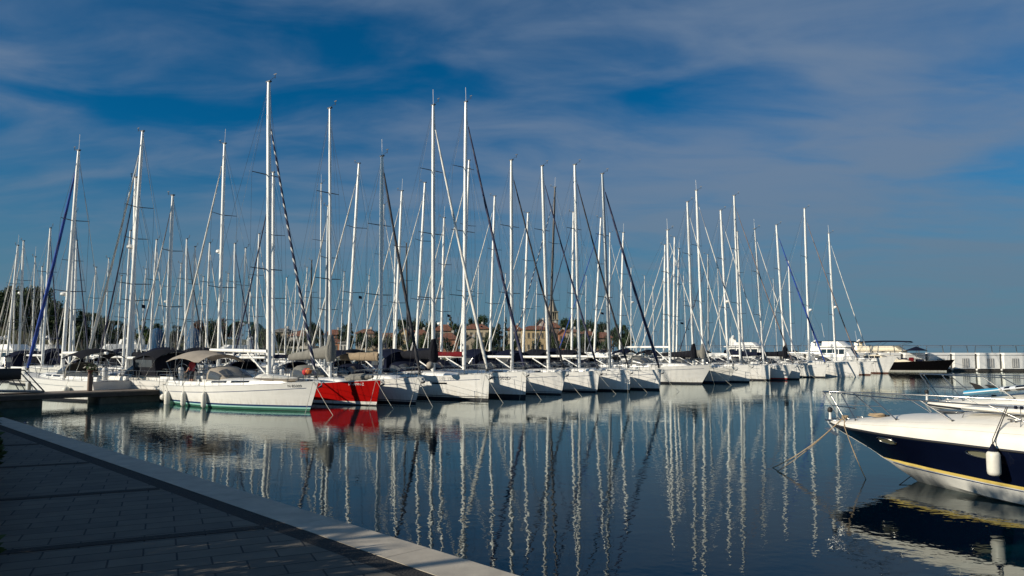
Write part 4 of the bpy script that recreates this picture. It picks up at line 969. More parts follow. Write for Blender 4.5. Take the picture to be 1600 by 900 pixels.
# ------------------------------------------------------------------ breakwater of white concrete blocks
BY = lambda px: 112.0 + (1500 - px) * .012
bwm = mat('white painted breakwater concrete', (.80, .79, .75), .7, var=.10, scale=1.5)
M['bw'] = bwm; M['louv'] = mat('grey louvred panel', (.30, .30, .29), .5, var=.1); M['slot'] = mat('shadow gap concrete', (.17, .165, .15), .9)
px = 1651.0; k = 0; ords = ['first', 'second', 'third', 'fourth', 'fifth', 'sixth', 'seventh', 'eighth', 'ninth', 'tenth', 'eleventh', 'twelfth', 'thirteenth', 'fourteenth']
def proto_block():
    r = empty('breakwater_block', (0, 0, 0))
    MB().box((0, 0, 1.33), (3.05, 2.2, 1.96), bev=.03).build('panel', M['bw'], r, 30)
    MB().box((0, -.02, 2.54), (3.05, 2.3, .38), bev=.05).build('parapet', M['bw'], r, 30)
    lv = MB(); lv.box((.12, -1.12, 1.22), (1.0, .06, 1.36)); lv.build('louvre_door', M['louv'], r)
    mb = MB()
    for i in range(3): mb.box((-.2 + i * .32, -1.16, 1.22), (.03, .03, 1.3))
    mb.build('door_bar', M['bw'], r.children[-1])
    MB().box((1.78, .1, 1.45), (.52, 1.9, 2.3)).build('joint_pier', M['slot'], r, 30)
    MB().box((.0, 0, .17), (3.3, 1.9, .32)).build('footing', M['pside'], r, 30)
    MB().ball((1.7, -1.2, .22), .18, 8).build('fender_ball', M['gel'], r)
    mb = MB()
    for x, l in ((-1.3, -.12), (1.3, .12)): mb.tube([(x, .2, 2.7), (x - l, .2, 3.78)], .06, 6)
    mb.tube([(-1.75, .2, 3.82), (1.75, .2, 3.82)], .055, 6); mb.tube([(-1.3, .2, 3.6), (1.3, .2, 3.6)], .022, 5)
    mb.build('railing', M['steel'], r)
    return r
pb = None
while px > 1040:
    Y = BY(px); X = (px - CX) / F * Y
    if pb is None: o = pb = proto_block()
    else: o = copy_tree(pb)
    o.location = (X, Y, 0); o.rotation_euler = (0, 0, R(-1))
    if k < 6: lab = 'white louvred breakwater block, %s from the right edge' % ['rightmost partly cut off,', 'second', 'third', 'fourth', 'fifth', 'sixth'][k] if k else 'rightmost white louvred breakwater block with railing'
    else: lab = 'white breakwater block behind the moored boats, %s from the right edge' % (ords[k] if k < 14 else ['fifteenth', 'sixteenth', 'seventeenth', 'eighteenth'][k - 14])
    tag(o, lab, 'breakwater block', 'white breakwater blocks with railings'); k += 1
    px -= 3.82 / Y * F * .97

# ------------------------------------------------------------------ the two motor cruisers at the right edge
def interp(tab, s):
    if s <= tab[0][0]: return tab[0][1]
    for (a, va), (b, vb) in zip(tab, tab[1:]):
        if s <= b:
            t = (s - a) / (b - a); return va + (vb - va) * (t * t * (3 - 2 * t) * .35 + t * .65)
    return tab[-1][1]
ZK = [(0, 1.10), (.5, .86), (1.0, .63), (1.35, .43), (1.8, .17), (2.1, 0), (2.6, -.2), (3.4, -.32), (9, -.4)]
ZG = [(0, 1.19), (3, 1.13), (6, 1.09), (9, 1.05)]
G_ = [(0, .03), (.15, .22), (.4, .43), (1, .78), (2, 1.13), (3, 1.32), (4, 1.43), (5, 1.5), (9, 1.5)]
ZS = [(0, 1.11), (.5, .88), (1.0, .645), (1.3, .475), (2, .49), (3, .465), (4, .425), (5, .38), (9, .32)]
WS = [(0, .02), (1.3, .025), (1.7, .30), (2.2, .56), (3, .88), (4, 1.14), (5, 1.28), (9, 1.36)]
ZC = [(0, 1.105), (.5, .87), (1.0, .637), (1.35, .435), (1.8, .25), (2.4, .20), (3, .14), (4, .06), (5, .01), (9, -.03)]
WC = [(0, .015), (1.35, .02), (1.8, .16), (2.4, .42), (3, .68), (4, .98), (5, 1.16), (9, 1.28)]
CR = [(0, 1.25), (.6, 1.35), (1.4, 1.47), (2.3, 1.60), (4, 1.76), (9, 1.9)]
def cruiser_part_section(s, k):
    zk, zs, ws, zc, wc, g, zg = (interp(t, s) for t in (ZK, ZS, WS, ZC, WC, G_, ZG))
    st = .06 * min(max((s - 1.2) / .8, 0), 1)
    pts = [(0, zk), (wc * .55, zk + (zc - zk) * .55), (wc, zc), (wc + (ws - wc) * .4, zc + (zs - st - zc) * .45), (ws - .006, zs - st), (ws, zs), (ws + (g - ws) * .38, zs + (zg - zs) * .36), (ws + (g - ws) * .75, zs + (zg - zs) * .70), (g, zg - .05), (g, zg)]
    return pts
def hull_y(s, z):
    pts = cruiser_part_section(s, 0)[5:]
    for (a, za), (b, zb) in zip(pts, pts[1:]):
        if z <= zb: return a + (b - a) * max(0, (z - za) / max(zb - za, 1e-6))
    return pts[-1][0]
def cruiser(label, px, py, ztip, head, scale=1.0, side_mat='gelnavy', stripe='yellow', group='motor cruisers moored at the right edge', L=8.8, navy=True):
    tip = onz(px, py, ztip) if ztip < CAMZ else None
    root = empty('motor_cruiser', (tip.x, tip.y, 0), head, label=label, cat='motor cruiser', group=group)
    SS = [0, .06, .15, .3, .5, .75, 1, 1.15, 1.3, 1.5, 1.7, 1.9, 2.1, 2.4, 2.7, 3, 3.5, 4, 4.5, 5, 5.6, 6.3, 7, 7.8, L]
    sc_ = scale
    mb = MB(); msl = [1, 1, 1, 1, 2, 0, 0, 0, 0]
    for side in (1, -1):
        secs = [[Vector((-s * sc_, side * y * sc_, z * sc_)) for y, z in cruiser_part_section(s, 0)] for s in SS]
        if side < 0: secs = secs[::-1]
        mb.loft(secs[::-1] if True else secs, False, False, 0, msl + [0])
        end = [Vector((-L * sc_, side * y * sc_, z * sc_)) for y, z in cruiser_part_section(L, 0)]
        if side > 0: e1 = end
        else: e2 = end
    mb.add(e1 + e2, [(j, j + 1, len(e1) + j + 1, len(e1) + j) for j in range(len(e1) - 1)])
    mb.build('hull', [M[side_mat], M['gelbottom'], M[stripe]], root, 28)
    # thin pinstripe under the yellow stripe
    mb = MB()
    for side in (1, -1):
        mb.loft([[Vector((-s * sc_, side * (interp(WS, s) - .006 + .004 + d_ * .2) * sc_, (interp(ZS, s) - .06 * min(max((s - 1.2) / .8, 0), 1) - .028 + d_) * sc_)) for d_ in (-.008, .008)] for s in SS[10:]], False, False)
    mb.build('pinstripe', M['navy'], root)
    # deck moulding
    def dk(s, q):           # q in 0 (rail) .. 1 (centre)
        g, zg, cr = interp(G_, s), interp(ZG, s), interp(CR, s)
        k = [(0, 1.0, 0), (.12, .995, .30), (.30, .95, .52), (.5, .80, .74), (.72, .5, .90), (1, 0, 1)]
        for (a, y0, h0), (b, y1, h1) in zip(k, k[1:]):
            if q <= b: t = (q - a) / (b - a); return (g + .012) * (y0 + (y1 - y0) * t), zg + (cr - zg) * (h0 + (h1 - h0) * t)
    Q_ = [0, .12, .21, .30, .4, .5, .61, .72, .86, 1]
    secs = []
    for s in SS:
        hl = [dk(s, q) for q in Q_]
        row = [Vector((-s * sc_ + (.03 if s == 0 else 0), y * sc_, z * sc_)) for y, z in hl]
        row += [Vector((p.x, -p.y, p.z)) for p in row[::-1][1:]]
        secs.append(row)
    nose = [Vector((.05 * sc_, 0, 1.215 * sc_))] * len(secs[0])
    mb = MB().loft([nose] + secs, False, False); mb.build('deck_moulding', M['gelc'], root, 35)
    # rub rail
    mb = MB()
    for side in (1, -1): mb.tube([Vector((-s * sc_ + (.05 if s == 0 else 0), side * (interp(G_, s) + .016) * sc_, (interp(ZG, s) - .012) * sc_)) for s in SS], .021 * sc_, 6)
    mb.build('rub_rail', M['rubber'], root, 60)
    mb = MB()
    for side in (1, -1): mb.tube([Vector((-s * sc_ + (.05 if s == 0 else 0), side * (interp(G_, s) + .030) * sc_, (interp(ZG, s) + .008) * sc_)) for s in SS], .009 * sc_, 5)
    mb.build('rail_insert', M['steel'], root, 60)
    # moulded seam lines on the deck side
    for qq in (.26, .44):
        mb = MB()
        for side in (1, -1): mb.tube([Vector((-s * sc_, side * dk(s, qq)[0] * sc_, dk(s, qq)[1] * sc_ - .002)) for s in SS[5:]], .005, 4)
        mb.build('deck_seam', M['seam'], root)
    # stainless bow rail
    def rl(s, side, z, w=.9): return Vector((-s * sc_, side * max(interp(G_, s) * w - .12, .05) * sc_, z * sc_))
    tr = .0165
    mb = MB()
    top = [rl(s, 1, 1.985 - .012 * s) for s in (-.12, .3, .8, 1.4, 2, 2.7, 3.5, 4.5, 5.6, 7)]
    top[0] = Vector((.16 * sc_, .13 * sc_, 1.985 * sc_))
    for side in (1, -1): mb.tube([Vector((p.x, p.y * side, p.z)) for p in top], tr, 7)
    mb.tube([top[0], Vector((top[0].x + .03, 0, top[0].z)), Vector((top[0].x, -top[0].y, top[0].z))], tr, 7)
    bow_rail = mb.build('bow_rail', M['steel'], root, 60)
    mb = MB()
    low = [Vector((-.09 * sc_, .17 * sc_, 1.66 * sc_))] + [rl(s, 1, 1.65 + .0 * s, .93) for s in (.55, 1.0)]
    for side in (1, -1): mb.tube([Vector((p.x, p.y * side, p.z)) for p in low], tr * .85, 6)
    mb.build('lower_rail', M['steel'], bow_rail, 60)
    def foot(s, side, w=.86):
        g = interp(G_, s); y = max(g * w - .08, .1)
        # height of the moulding at that breadth
        best = min(((abs(dk(s, q)[0] - y), dk(s, q)[1]) for q in [i / 40 for i in range(41)]))
        return Vector((-s * sc_, side * y * sc_, best[1] * sc_))
    for (st_, sf) in ((-.12, .28), (.42, .98), (1.45, 2.15), (2.75, 3.45), (4.2, 4.95), (5.8, 6.5)):
        for side in (1, -1):
            tp_ = rl(st_, side, 1.985 - .012 * max(st_, 0)) if st_ > 0 else Vector((top[0].x, top[0].y * side, top[0].z))
            f_ = foot(sf, side) if sf > .4 else Vector((-sf * sc_, side * .10 * sc_, interp(CR, sf) * sc_))
            MB().tube([tp_, f_], tr * .9, 7).tube([f_ - Vector((0, 0, .01)), f_ + Vector((0, 0, .03))], .03, 8).build('stanchion', M['steel'], root, 60)
    # bow roller, anchor, lamp
    mb = MB(); mb.box(((.02) * sc_, 0, 1.26 * sc_), (.34, .12, .035), bev=.01)
    mb.tube([(-.25, 0, 1.33 * sc_), (.10, 0, 1.30 * sc_)], .018, 6); mb.build('bow_roller', M['steel'], root)
    mb = MB(); mb.tube([(.14, 0, 1.23 * sc_), (-.05, 0, .98 * sc_)], .03, 6); mb.loft([[(.16, -.14, 1.05), (.16, .14, 1.05), (.12, 0, 1.0)], [(-.10, -.10, .90), (-.10, .10, .90), (-.12, 0, .86)]], True, True); mb.build('anchor', M['grey'], root)
    mb = MB(); mb.lathe((.06, 0, 1.46 * sc_), [(.04, 0), (.06, .02), (.065, .06), (.055, .11), (.02, .13)], 10); mb.build('search_light', M['rubber'], root)
    mb = MB(); mb.lathe((.06, 0, 1.28 * sc_), [(.04, 0), (.03, .08), (.03, .22)], 8); mb.build('light_post', M['gel'], root)
    # cleats, hatch, vents, grab rail
    for side in (1, -1):
        for s in (.55, 4.6):
            f_ = foot(s, side, .8); mb = MB(); mb.box(f_ + Vector((0, 0, .05)), (.22, .03, .025), bev=.008); mb.box(f_ + Vector((.04, 0, .02)), (.03, .03, .06)); mb.box(f_ + Vector((-.04, 0, .02)), (.03, .03, .06)); mb.build('cleat', M['steel'], root)
    MB().box((-3.0 * sc_, 0, interp(CR, 3.0) * sc_ + .02), (.55, .55, .05), bev=.02).build('deck_hatch', M['winlt'], root)
    MB().box((-4.4 * sc_, 0, interp(CR, 4.4) * sc_ + .045), (1.9, 1.5, .09), bev=.04).build('sun_pad', M['gelc'], root)
    MB().tube([(-3.5, .85, interp(CR, 3.5) - .16), (-3.58, .84, interp(CR, 3.5) + .02), (-5.4, .92, interp(CR, 5.2) + .0), (-5.5, .93, interp(CR, 5.5) - .2)], .013, 6).build('grab_rail', M['steel'], root)
    MB().box((-1.55 * sc_, .22, interp(CR, 1.55) * sc_ - .0), (.12, .08, .05), bev=.01).build('deck_filler', M['rubber'], root)
    # oval portlights, following the flared side
    for s0, hl in ((1.92, .25), (4.12, .33)):
        for side in (1, -1):
            z0 = interp(ZG, s0) - .165; n = 20
            P_ = lambda k, rr: (lambda s, z: Vector((-s * sc_, side * (hull_y(s, z) + .008) * sc_, z * sc_)))(s0 + hl * rr * math.cos(k), z0 - .02 * math.cos(k) + .068 * rr * math.sin(k))
            ring = [P_(2 * math.pi * k / n, 1) for k in range(n)]; inner = [P_(2 * math.pi * k / n, .86) for k in range(n)]
            fr = MB().tube(ring + [ring[0]], .014, 6).build('portlight', M['steel'], root, 60)
            cpt = P_(0, 0); MB().add(inner + [cpt], [(k, (k + 1) % n, n) if side < 0 else ((k + 1) % n, k, n) for k in range(n)]).build('glass', M['portglass'], fr, 60)
    # windscreen and coaming farther aft, outside the frame but part of the boat
    mb = MB().loft([[Vector((-s, y, z)) for y, z in ((-1.15, 1.7), (-.8, z1), (.8, z1), (1.15, 1.7))] for s, z1 in ((5.6, 1.85), (6.4, 2.45), (6.5, 2.47))], False, False)
    mb.build('windscreen', M['winlt'], root, 40)
    return root, dk, rl, foot
M['gelbottom'] = mat('white hull bottom', (.62, .62, .58), .3, var=.1, scale=2); M['gelc'] = mat('warm white deck moulding', (.75, .72, .645), .34, var=.09, scale=2.2, bump=.12, bscale=5)
M['seam'] = mat('moulding seam', (.42, .40, .36), .6); M['portglass'] = mat('olive portlight glass', (.16, .16, .11), .15)
HC = math.atan2(.82, -.57)
c1, dk1, rl1, foot1 = cruiser('navy hulled motor cruiser with yellow stripe, oval portlights and stainless bow rail', 1301, 660, 1.20, HC)
M['gelwhite2'] = mat('white cruiser side', (.74, .73, .68), .25, var=.05)
c2, dk2, rl2, foot2 = cruiser('white motor cruiser behind the navy one, carrying a board on its foredeck', 1452, 631, 1.40, HC + R(8), scale=1.17, side_mat='gelwhite2', stripe='gelwhite2')
def cw(c, p): return Matrix.Rotation(c.rotation_euler[2], 3, 'Z') @ Vector(p) + c.location
# fender of the navy cruiser
sF = 4.40; yF = interp(G_, sF) + .14
fw = cw(c1, (-sF, yF, .60))
fr = empty('fender', fw, c1.rotation_euler[2], label='white cylindrical fender hanging against the navy hull', cat='fender', group=None)
MB().lathe((0, 0, 0), [(.03, -.01), (.08, .0), (.112, .025), (.123, .07), (.123, .40), (.112, .44), (.08, .47)], 20).build('fender_body', M['fender'], fr, 60)
MB().lathe((0, 0, .47), [(.085, -.02), (.082, .03), (.04, .10), (.025, .14)], 14).build('fender_cap', M['cnavy'], fr, 60)
rp = Matrix.Rotation(-c1.rotation_euler[2], 3, 'Z') @ (cw(c1, rl1(sF + .15, 1, 1.93)) - fw)
mb = MB(); mb.tube([(0, 0, .60), (0, -.08, .66), rp], .010, 6); mb.tube([(0, .01, .60), (.02, -.06, .70), rp + Vector((.03, 0, 0))], .008, 6)
mb.build('fender_line', M['ropedk'], fr)
for i, (s, z1) in enumerate(((5.05, 1.32), (4.78, 1.55), (5.25, 1.6))):
    a = cw(c1, rl1(s, 1, 1.92)); b = Vector((a.x, a.y, z1)); b += (cw(c1, (0, .05, 0)) - c1.location)
    tag(MB().tube([a, (a + b) / 2 + Vector((.01, 0, 0)), b], .011 if i == 0 else .008, 5).build('hanging_line', M['ropedk'] if i != 1 else M['lamp'], None), ['long dark line hanging from the rail right of the fender', 'short grey line hanging from the rail nearest the fender', 'short dark line hanging from the rail at the picture edge'][i], 'rope', 'lines hanging from the cruiser rail')
mb = MB(); q = rl1(4.9, 1, 1.94)
for k in range(3): mb.lathe(cw(c1, q + Vector((.1 * k, 0, -.01))), [(.028, -.03), (.035, 0), (.028, .03)], 6)
tag(mb.build('rope_knot', M['cnavy'], None), 'dark knotted rope turns wound on the stainless rail', 'rope')
# coiled rope on the foredeck
for c_, dk_, s, yy, lab in ((c1, dk1, 1.35, .30, 'tan rope coil lying on the navy cruiser foredeck'), (c2, dk2, .85, .12, 'brown rope coil lying on the white cruiser bow')):
    pts = []; z0 = interp(CR, s) + .015
    for k in range(110): a = k * .42; rr = .15 - .05 * ((k % 40) / 40) + .012 * math.sin(k * 1.7); pts.append(cw(c_, (-s + rr * 1.2 * math.cos(a), yy + rr * math.sin(a), z0 + .02 * (k // 40) + .006 * math.sin(k * .9))))
    tag(MB().tube(pts, .016, 5).build('rope_coil', M['rope'], None, 60), lab, 'rope coil')
# mooring lines of the navy cruiser
cl_ = cw(c1, foot1(.55, 1, .8) + Vector((0, 0, .06))); wA = onz(1207, 731, 0)
gun_ = cw(c1, (-.42, interp(G_, .42) + .05, interp(ZG, .42) + .045))
gun2_ = cw(c1, (-.72, interp(G_, .72) + .05, interp(ZG, .72) + .03))
sag_line('mooring_line', gun_, wA, .013, 'rope', 'tan rope from the navy cruiser bow cleat slanting left into the water', sag=.10)
sag_line('mooring_line', cw(c1, (.02, .06, 1.02)), onz(1214, 737, 0), .011, 'rope', 'lower tan rope from the navy cruiser anchor roller to the water', sag=.05)
sag_line('mooring_line', gun2_, onz(1353, 749, 0), .012, 'rope', 'short tan rope dropping from the navy cruiser bow cleat', sag=.06)
mb = MB(); pts = []
pts = [gun_, (gun_ + cl_) / 2 + Vector((0, 0, .03))]
for k in range(26): a = k * .9; pts.append(cl_ + Vector((.075 * math.cos(a), .05 * math.sin(a), .0 + .002 * k)))
pts += [(gun2_ + cl_) / 2 + Vector((0, 0, .02)), gun2_]
tag(mb.tube(pts, .014, 5).build('rope_turns', M['rope'], None, 60), 'tan rope turns made fast on the navy cruiser bow cleat', 'rope')
sag_line('anchor_chain', cw(c1, (-1.95, .0, .10)), onz(1405, 758, 0), .010, 'ropedk', 'thin dark line dropping beneath the navy cruiser stem', sag=0, group='mooring lines')

M['finblk'] = mat('matt black fin', (.006, .006, .007), .6, spec=.2)
# board with fins, upside down on the white cruiser
bd0 = cw(c2, (-1.15, .50, 1.80)); bd1 = cw(c2, (-4.5, .72, 2.30)); dv = (bd1 - bd0); bl = dv.length; rzb = math.atan2(dv.y, dv.x)
bd = empty('paddle_board', bd0, rzb, label='upturned cyan, white and black paddle board with three black fins on the cruiser', cat='paddle board')
tilt = math.atan2(dv.z, math.hypot(dv.x, dv.y))
def brd(x, y, z): return Vector((x * math.cos(tilt) - z * math.sin(tilt), y, x * math.sin(tilt) + z * math.cos(tilt)))
secs = []; n = 24
for i in range(n + 1):
    t = i / n; x = bl * t; wd = .38 * (min(1, (t * 2.6 + .16)) ** .6) * (1 - max(0, (t - .6) / .4) ** 2.2) ** .5 + .012; th = .075
    secs.append([brd(x, wd * math.cos(a) if abs(math.cos(a)) > .01 else 0, th * math.copysign(abs(math.sin(a)) ** .7, math.sin(a)) * min(1, wd * 8)) for a in [2 * math.pi * k / 12 for k in range(12)]])
mb = MB()
for i in range(n):
    t = i / n; mi = 0 if t < .28 else (1 if (t < .42 and i % 2) else 2 if t >= .28 else 1)
    mb.loft([secs[i], secs[i + 1]], True, False, mi)
bb = mb.build('board', [M['cyan'], M['boardw'], M['gelblack']], bd, 50)
mb = MB()
for sgn in (1, -1): mb.tube([s_[0 if sgn > 0 else 6] for s_ in secs], .016, 5)
mb.build('rail_edge', M['boardw'], bb)
for x, y, h in ((.40, 0, .24), (.72, .2, .12), (.86, -.2, .13)):
    o = MB().loft([[brd(x - .10, y - .01, .05), brd(x + .16, y - .01, .05), brd(x + .16, y + .01, .05), brd(x - .10, y + .01, .05)], [brd(x - .16, y - .008, .05 + h * .6), brd(x + .02, y - .008, .05 + h * .6), brd(x + .02, y + .008, .05 + h * .6), brd(x - .16, y + .008, .05 + h * .6)], [brd(x - .24, y - .003, .05 + h), brd(x - .19, y - .003, .05 + h), brd(x - .19, y + .003, .05 + h), brd(x - .24, y + .003, .05 + h)]], True, True).build('fin', M['finblk'], bd)
cu = bpy.data.curves.new('lettering', 'FONT'); cu.body = 'LABOARDO'; cu.size = .13
tmp = bpy.data.objects.new('tmp', cu); COL.objects.link(tmp); bpy.context.view_layer.update(); me = bpy.data.meshes.new_from_object(tmp.evaluated_get(bpy.context.evaluated_depsgraph_get())); bpy.data.objects.remove(tmp)
for v in me.vertices: v.co = brd(2.45 - v.co.x * 1.1, .402 + .02, .04 - v.co.y)
me.materials.clear(); me.materials.append(M['txtwhite']); o = bpy.data.objects.new('board_lettering', me); COL.objects.link(o); o.parent = bd

# ------------------------------------------------------------------ fenders and lines of the front row
b = FB['main']
def x_at_px(b, px, lat=-1.5, z=.8):
    h = b['head']; hx, hy = math.cos(h), math.sin(h); k = (px - CX) / F
    bx, by = b['c'].x + -hy * lat, b['c'].y + hx * lat
    return -(bx - k * (by * cp + (z - CAMZ) * sp_)) / (hx - k * hy * cp)
fender(b, x_at_px(b, 294), 'white fender hanging second from the stern of the striped sloop', r=.14, h=.78)
fender(b, x_at_px(b, 329), 'white fender hanging nearest the middle of the striped sloop', r=.14, h=.82)
fender(b, x_at_px(b, 262), 'long white fender hanging at the stern corner of the striped sloop', r=.16, h=.85)
fender(b, x_at_px(b, 256), 'round white ball fender low at the stern of the striped sloop', r=.19, h=.4, zc=.40, ball=True)
b9 = B2[97]
fender(b9, 1.9, 'slim grey fender on the yacht beside the gangway', r=.10, h=.7, side=1, m='cgrey')
fender(b9, -3.4, 'round white fender beside the weathered pedestal', r=.20, h=.4, side=1, ball=True)
names = {'main': 'the striped white sloop', 'red': 'the red sloop', 'nd440': 'the yacht ND 440', 'sve194': 'the yacht SVE 194', 'sve1002': 'the yacht SVE 1002D', 'f6': 'the yacht right of SVE 1002D', 'f7': 'the yacht before the church tower', 'f8': 'the yacht NO 997E', 'f9': 'the yacht with thick navy sail', 'f10': 'the broad yacht past the gap', 'f12': 'the shaded third yacht past the gap', 'f15': 'the yacht with navy sail cover', 'f17': 'the far yacht with the tallest mast'}
for kx, nm in names.items():
    b = FB[kx]; L = b['L']; H = b['H']
    p0 = W(b, (L / 2 - .3, -.1, H.sheer(1) + .03))
    for j, (dx, dy) in enumerate(((2.2, -1.6), (.9, -2.6))):
        p1 = W(b, (L / 2 + dx, dy * .6, 0)); sag_line('mooring_line', p0, p1, .012 if kx in ('main', 'red') else .011, 'ropelt', ('%s bow line slanting into the water from %s' % (['pale far', 'pale near'][j], nm)), sag=.05)
# small deck things on the main sloop: upturned dinghy, person, bow buoy
b = FB['main']
dn = empty('dinghy', W(b, (3.0, 0, b['H'].deckz(2.9) + .14)), b['head'], label='upturned pale dinghy lashed on the foredeck of the striped sloop', cat='dinghy')
secs = []
for i in range(13):
    t = i / 12; w_ = .62 * (math.sin(math.pi * min(t * .5 + .5, 1)) ** .5 if t > .5 else 1) * (1 if t > .05 else .8) + .02; h_ = .36 - .20 * t + (0 if 0 < i else -.08)
    secs.append([Vector((-1.35 + 2.9 * t, w_ * math.cos(a * math.pi / 8), .06 + h_ * (math.sin(a * math.pi / 8) ** .7 if a not in (0, 8) else 0))) for a in range(9)])
MB().loft(secs, True, True).build('dinghy_hull', M['gel2'], dn, 60)
for side in (-1, 1): MB().tube([s_[0 if side > 0 else 8] + Vector((0, 0, .04)) for s_ in secs], .075, 7).build('dinghy_tube', M['ctaupe'], dn, 60)
mb = MB()
for side in (-1, 1): mb.tube([s_[0 if side > 0 else 8] + Vector((0, side * .075, .06)) for s_ in secs], .014, 5)
mb.build('dinghy_strake', M['rubber'], dn)
o = MB().ball((0, 0, 0), .19, 12).build('mooring_buoy', M['flagred'], None, 60); o.location = W(b, (4.6, .45, 1.95)); tag(o, 'small red buoy tied to the striped sloop bow rail', 'buoy')
o = MB().lathe((0, 0, 0), [(.12, -.1), (.16, -.05), (.16, .05), (.12, .1)], 10, axis='y').build('line_reel', M['orange'], None, 60); o.location = W(b, (4.95, .35, 2.0)); tag(o, 'orange line reel on the striped sloop bow rail', 'line reel')
o = MB().ball((0, 0, 0), .24, 14).build('globe_buoy', M['ctaupe'], None, 60); q = FB['nd440']; o.location = aty(672, 571, 45.5); tag(o, 'large round beige buoy between ND 440 and SVE 194', 'buoy')

# ------------------------------------------------------------------ far shore: land, trees, houses, bell tower
M['soil'] = mat('dry grass and scrub', (.07, .075, .035), .95, var=.5, scale=.15)
M['quaystone'] = mat('far quay stone', (.34, .31, .26), .85, var=.2, scale=.5)
def terr_h(x, y):
    h = 1.3
    h += 11 * math.exp(-(((x + 168) / 48) ** 2 + ((y - 225) / 45) ** 2)) + 5.0 * math.exp(-(((x + 95) / 45) ** 2 + ((y - 250) / 45) ** 2)) + 4.0 * math.exp(-(((x - 12) / 60) ** 2 + ((y - 350) / 40) ** 2))
    return h
mb = MB(); nx, ny = 60, 24; vs, fs = [], []
for j in range(ny + 1):
    for i in range(nx + 1):
        t = j / ny; y = 0; xs_ = -330 + (385) * i / nx
        y0 = 205 if xs_ > -120 else 205 - (-120 - xs_) * .45
        y = y0 + 330 * t ** 1.3; x = xs_ + (0 if xs_ < 40 else -25 * t); vs.append((x, y, terr_h(x, y) if 0 < j < ny and i < nx else -1.5 if (j == 0 or i == nx) else 1))
for j in range(ny):
    for i in range(nx): a = j * (nx + 1) + i; fs.append((a, a + 1, a + nx + 2, a + nx + 1))
tag(mb.add(vs, fs).build('far_shore', M['soil'], None, 60), 'low wooded shore across the harbour', kind='structure')

def leaf_mat(name, col, var=.5):
    m = bpy.data.materials.new(name); m.use_nodes = True; t = m.node_tree; b = t.nodes['Principled BSDF']; b.inputs['Roughness'].default_value = .7; b.inputs['Specular IOR Level'].default_value = .25
    g = t.nodes.new('ShaderNodeNewGeometry'); o = t.nodes.new('ShaderNodeObjectInfo')
    r = t.nodes.new('ShaderNodeMapRange'); r.inputs['To Min'].default_value = 1 - var; r.inputs['To Max'].default_value = 1 + var; t.links.new(g.outputs['Random Per Island'], r.inputs['Value'])
    r2 = t.nodes.new('ShaderNodeMapRange'); r2.inputs['To Min'].default_value = .75; r2.inputs['To Max'].default_value = 1.25; t.links.new(o.outputs['Random'], r2.inputs['Value'])
    mm = t.nodes.new('ShaderNodeMath'); mm.operation = 'MULTIPLY'; t.links.new(r.outputs[0], mm.inputs[0]); t.links.new(r2.outputs[0], mm.inputs[1])
    mx = t.nodes.new('ShaderNodeVectorMath'); mx.operation = 'SCALE'; mx.inputs[0].default_value = col; t.links.new(mm.outputs[0], mx.inputs['Scale']); t.links.new(mx.outputs[0], b.inputs['Base Color'])
    return m
M['lf1'] = leaf_mat('dark evergreen leaves', (.018, .040, .012)); M['lf2'] = leaf_mat('olive leaves', (.032, .052, .015)); M['lf3'] = leaf_mat('reddish autumn leaves', (.09, .035, .02)); M['lfc'] = leaf_mat('cypress leaves', (.018, .030, .014))
M['lfy'] = leaf_mat('yellow green leaves', (.07, .095, .022)); M['bark'] = mat('tree bark', (.06, .045, .035), .9, var=.3, bump=.5)
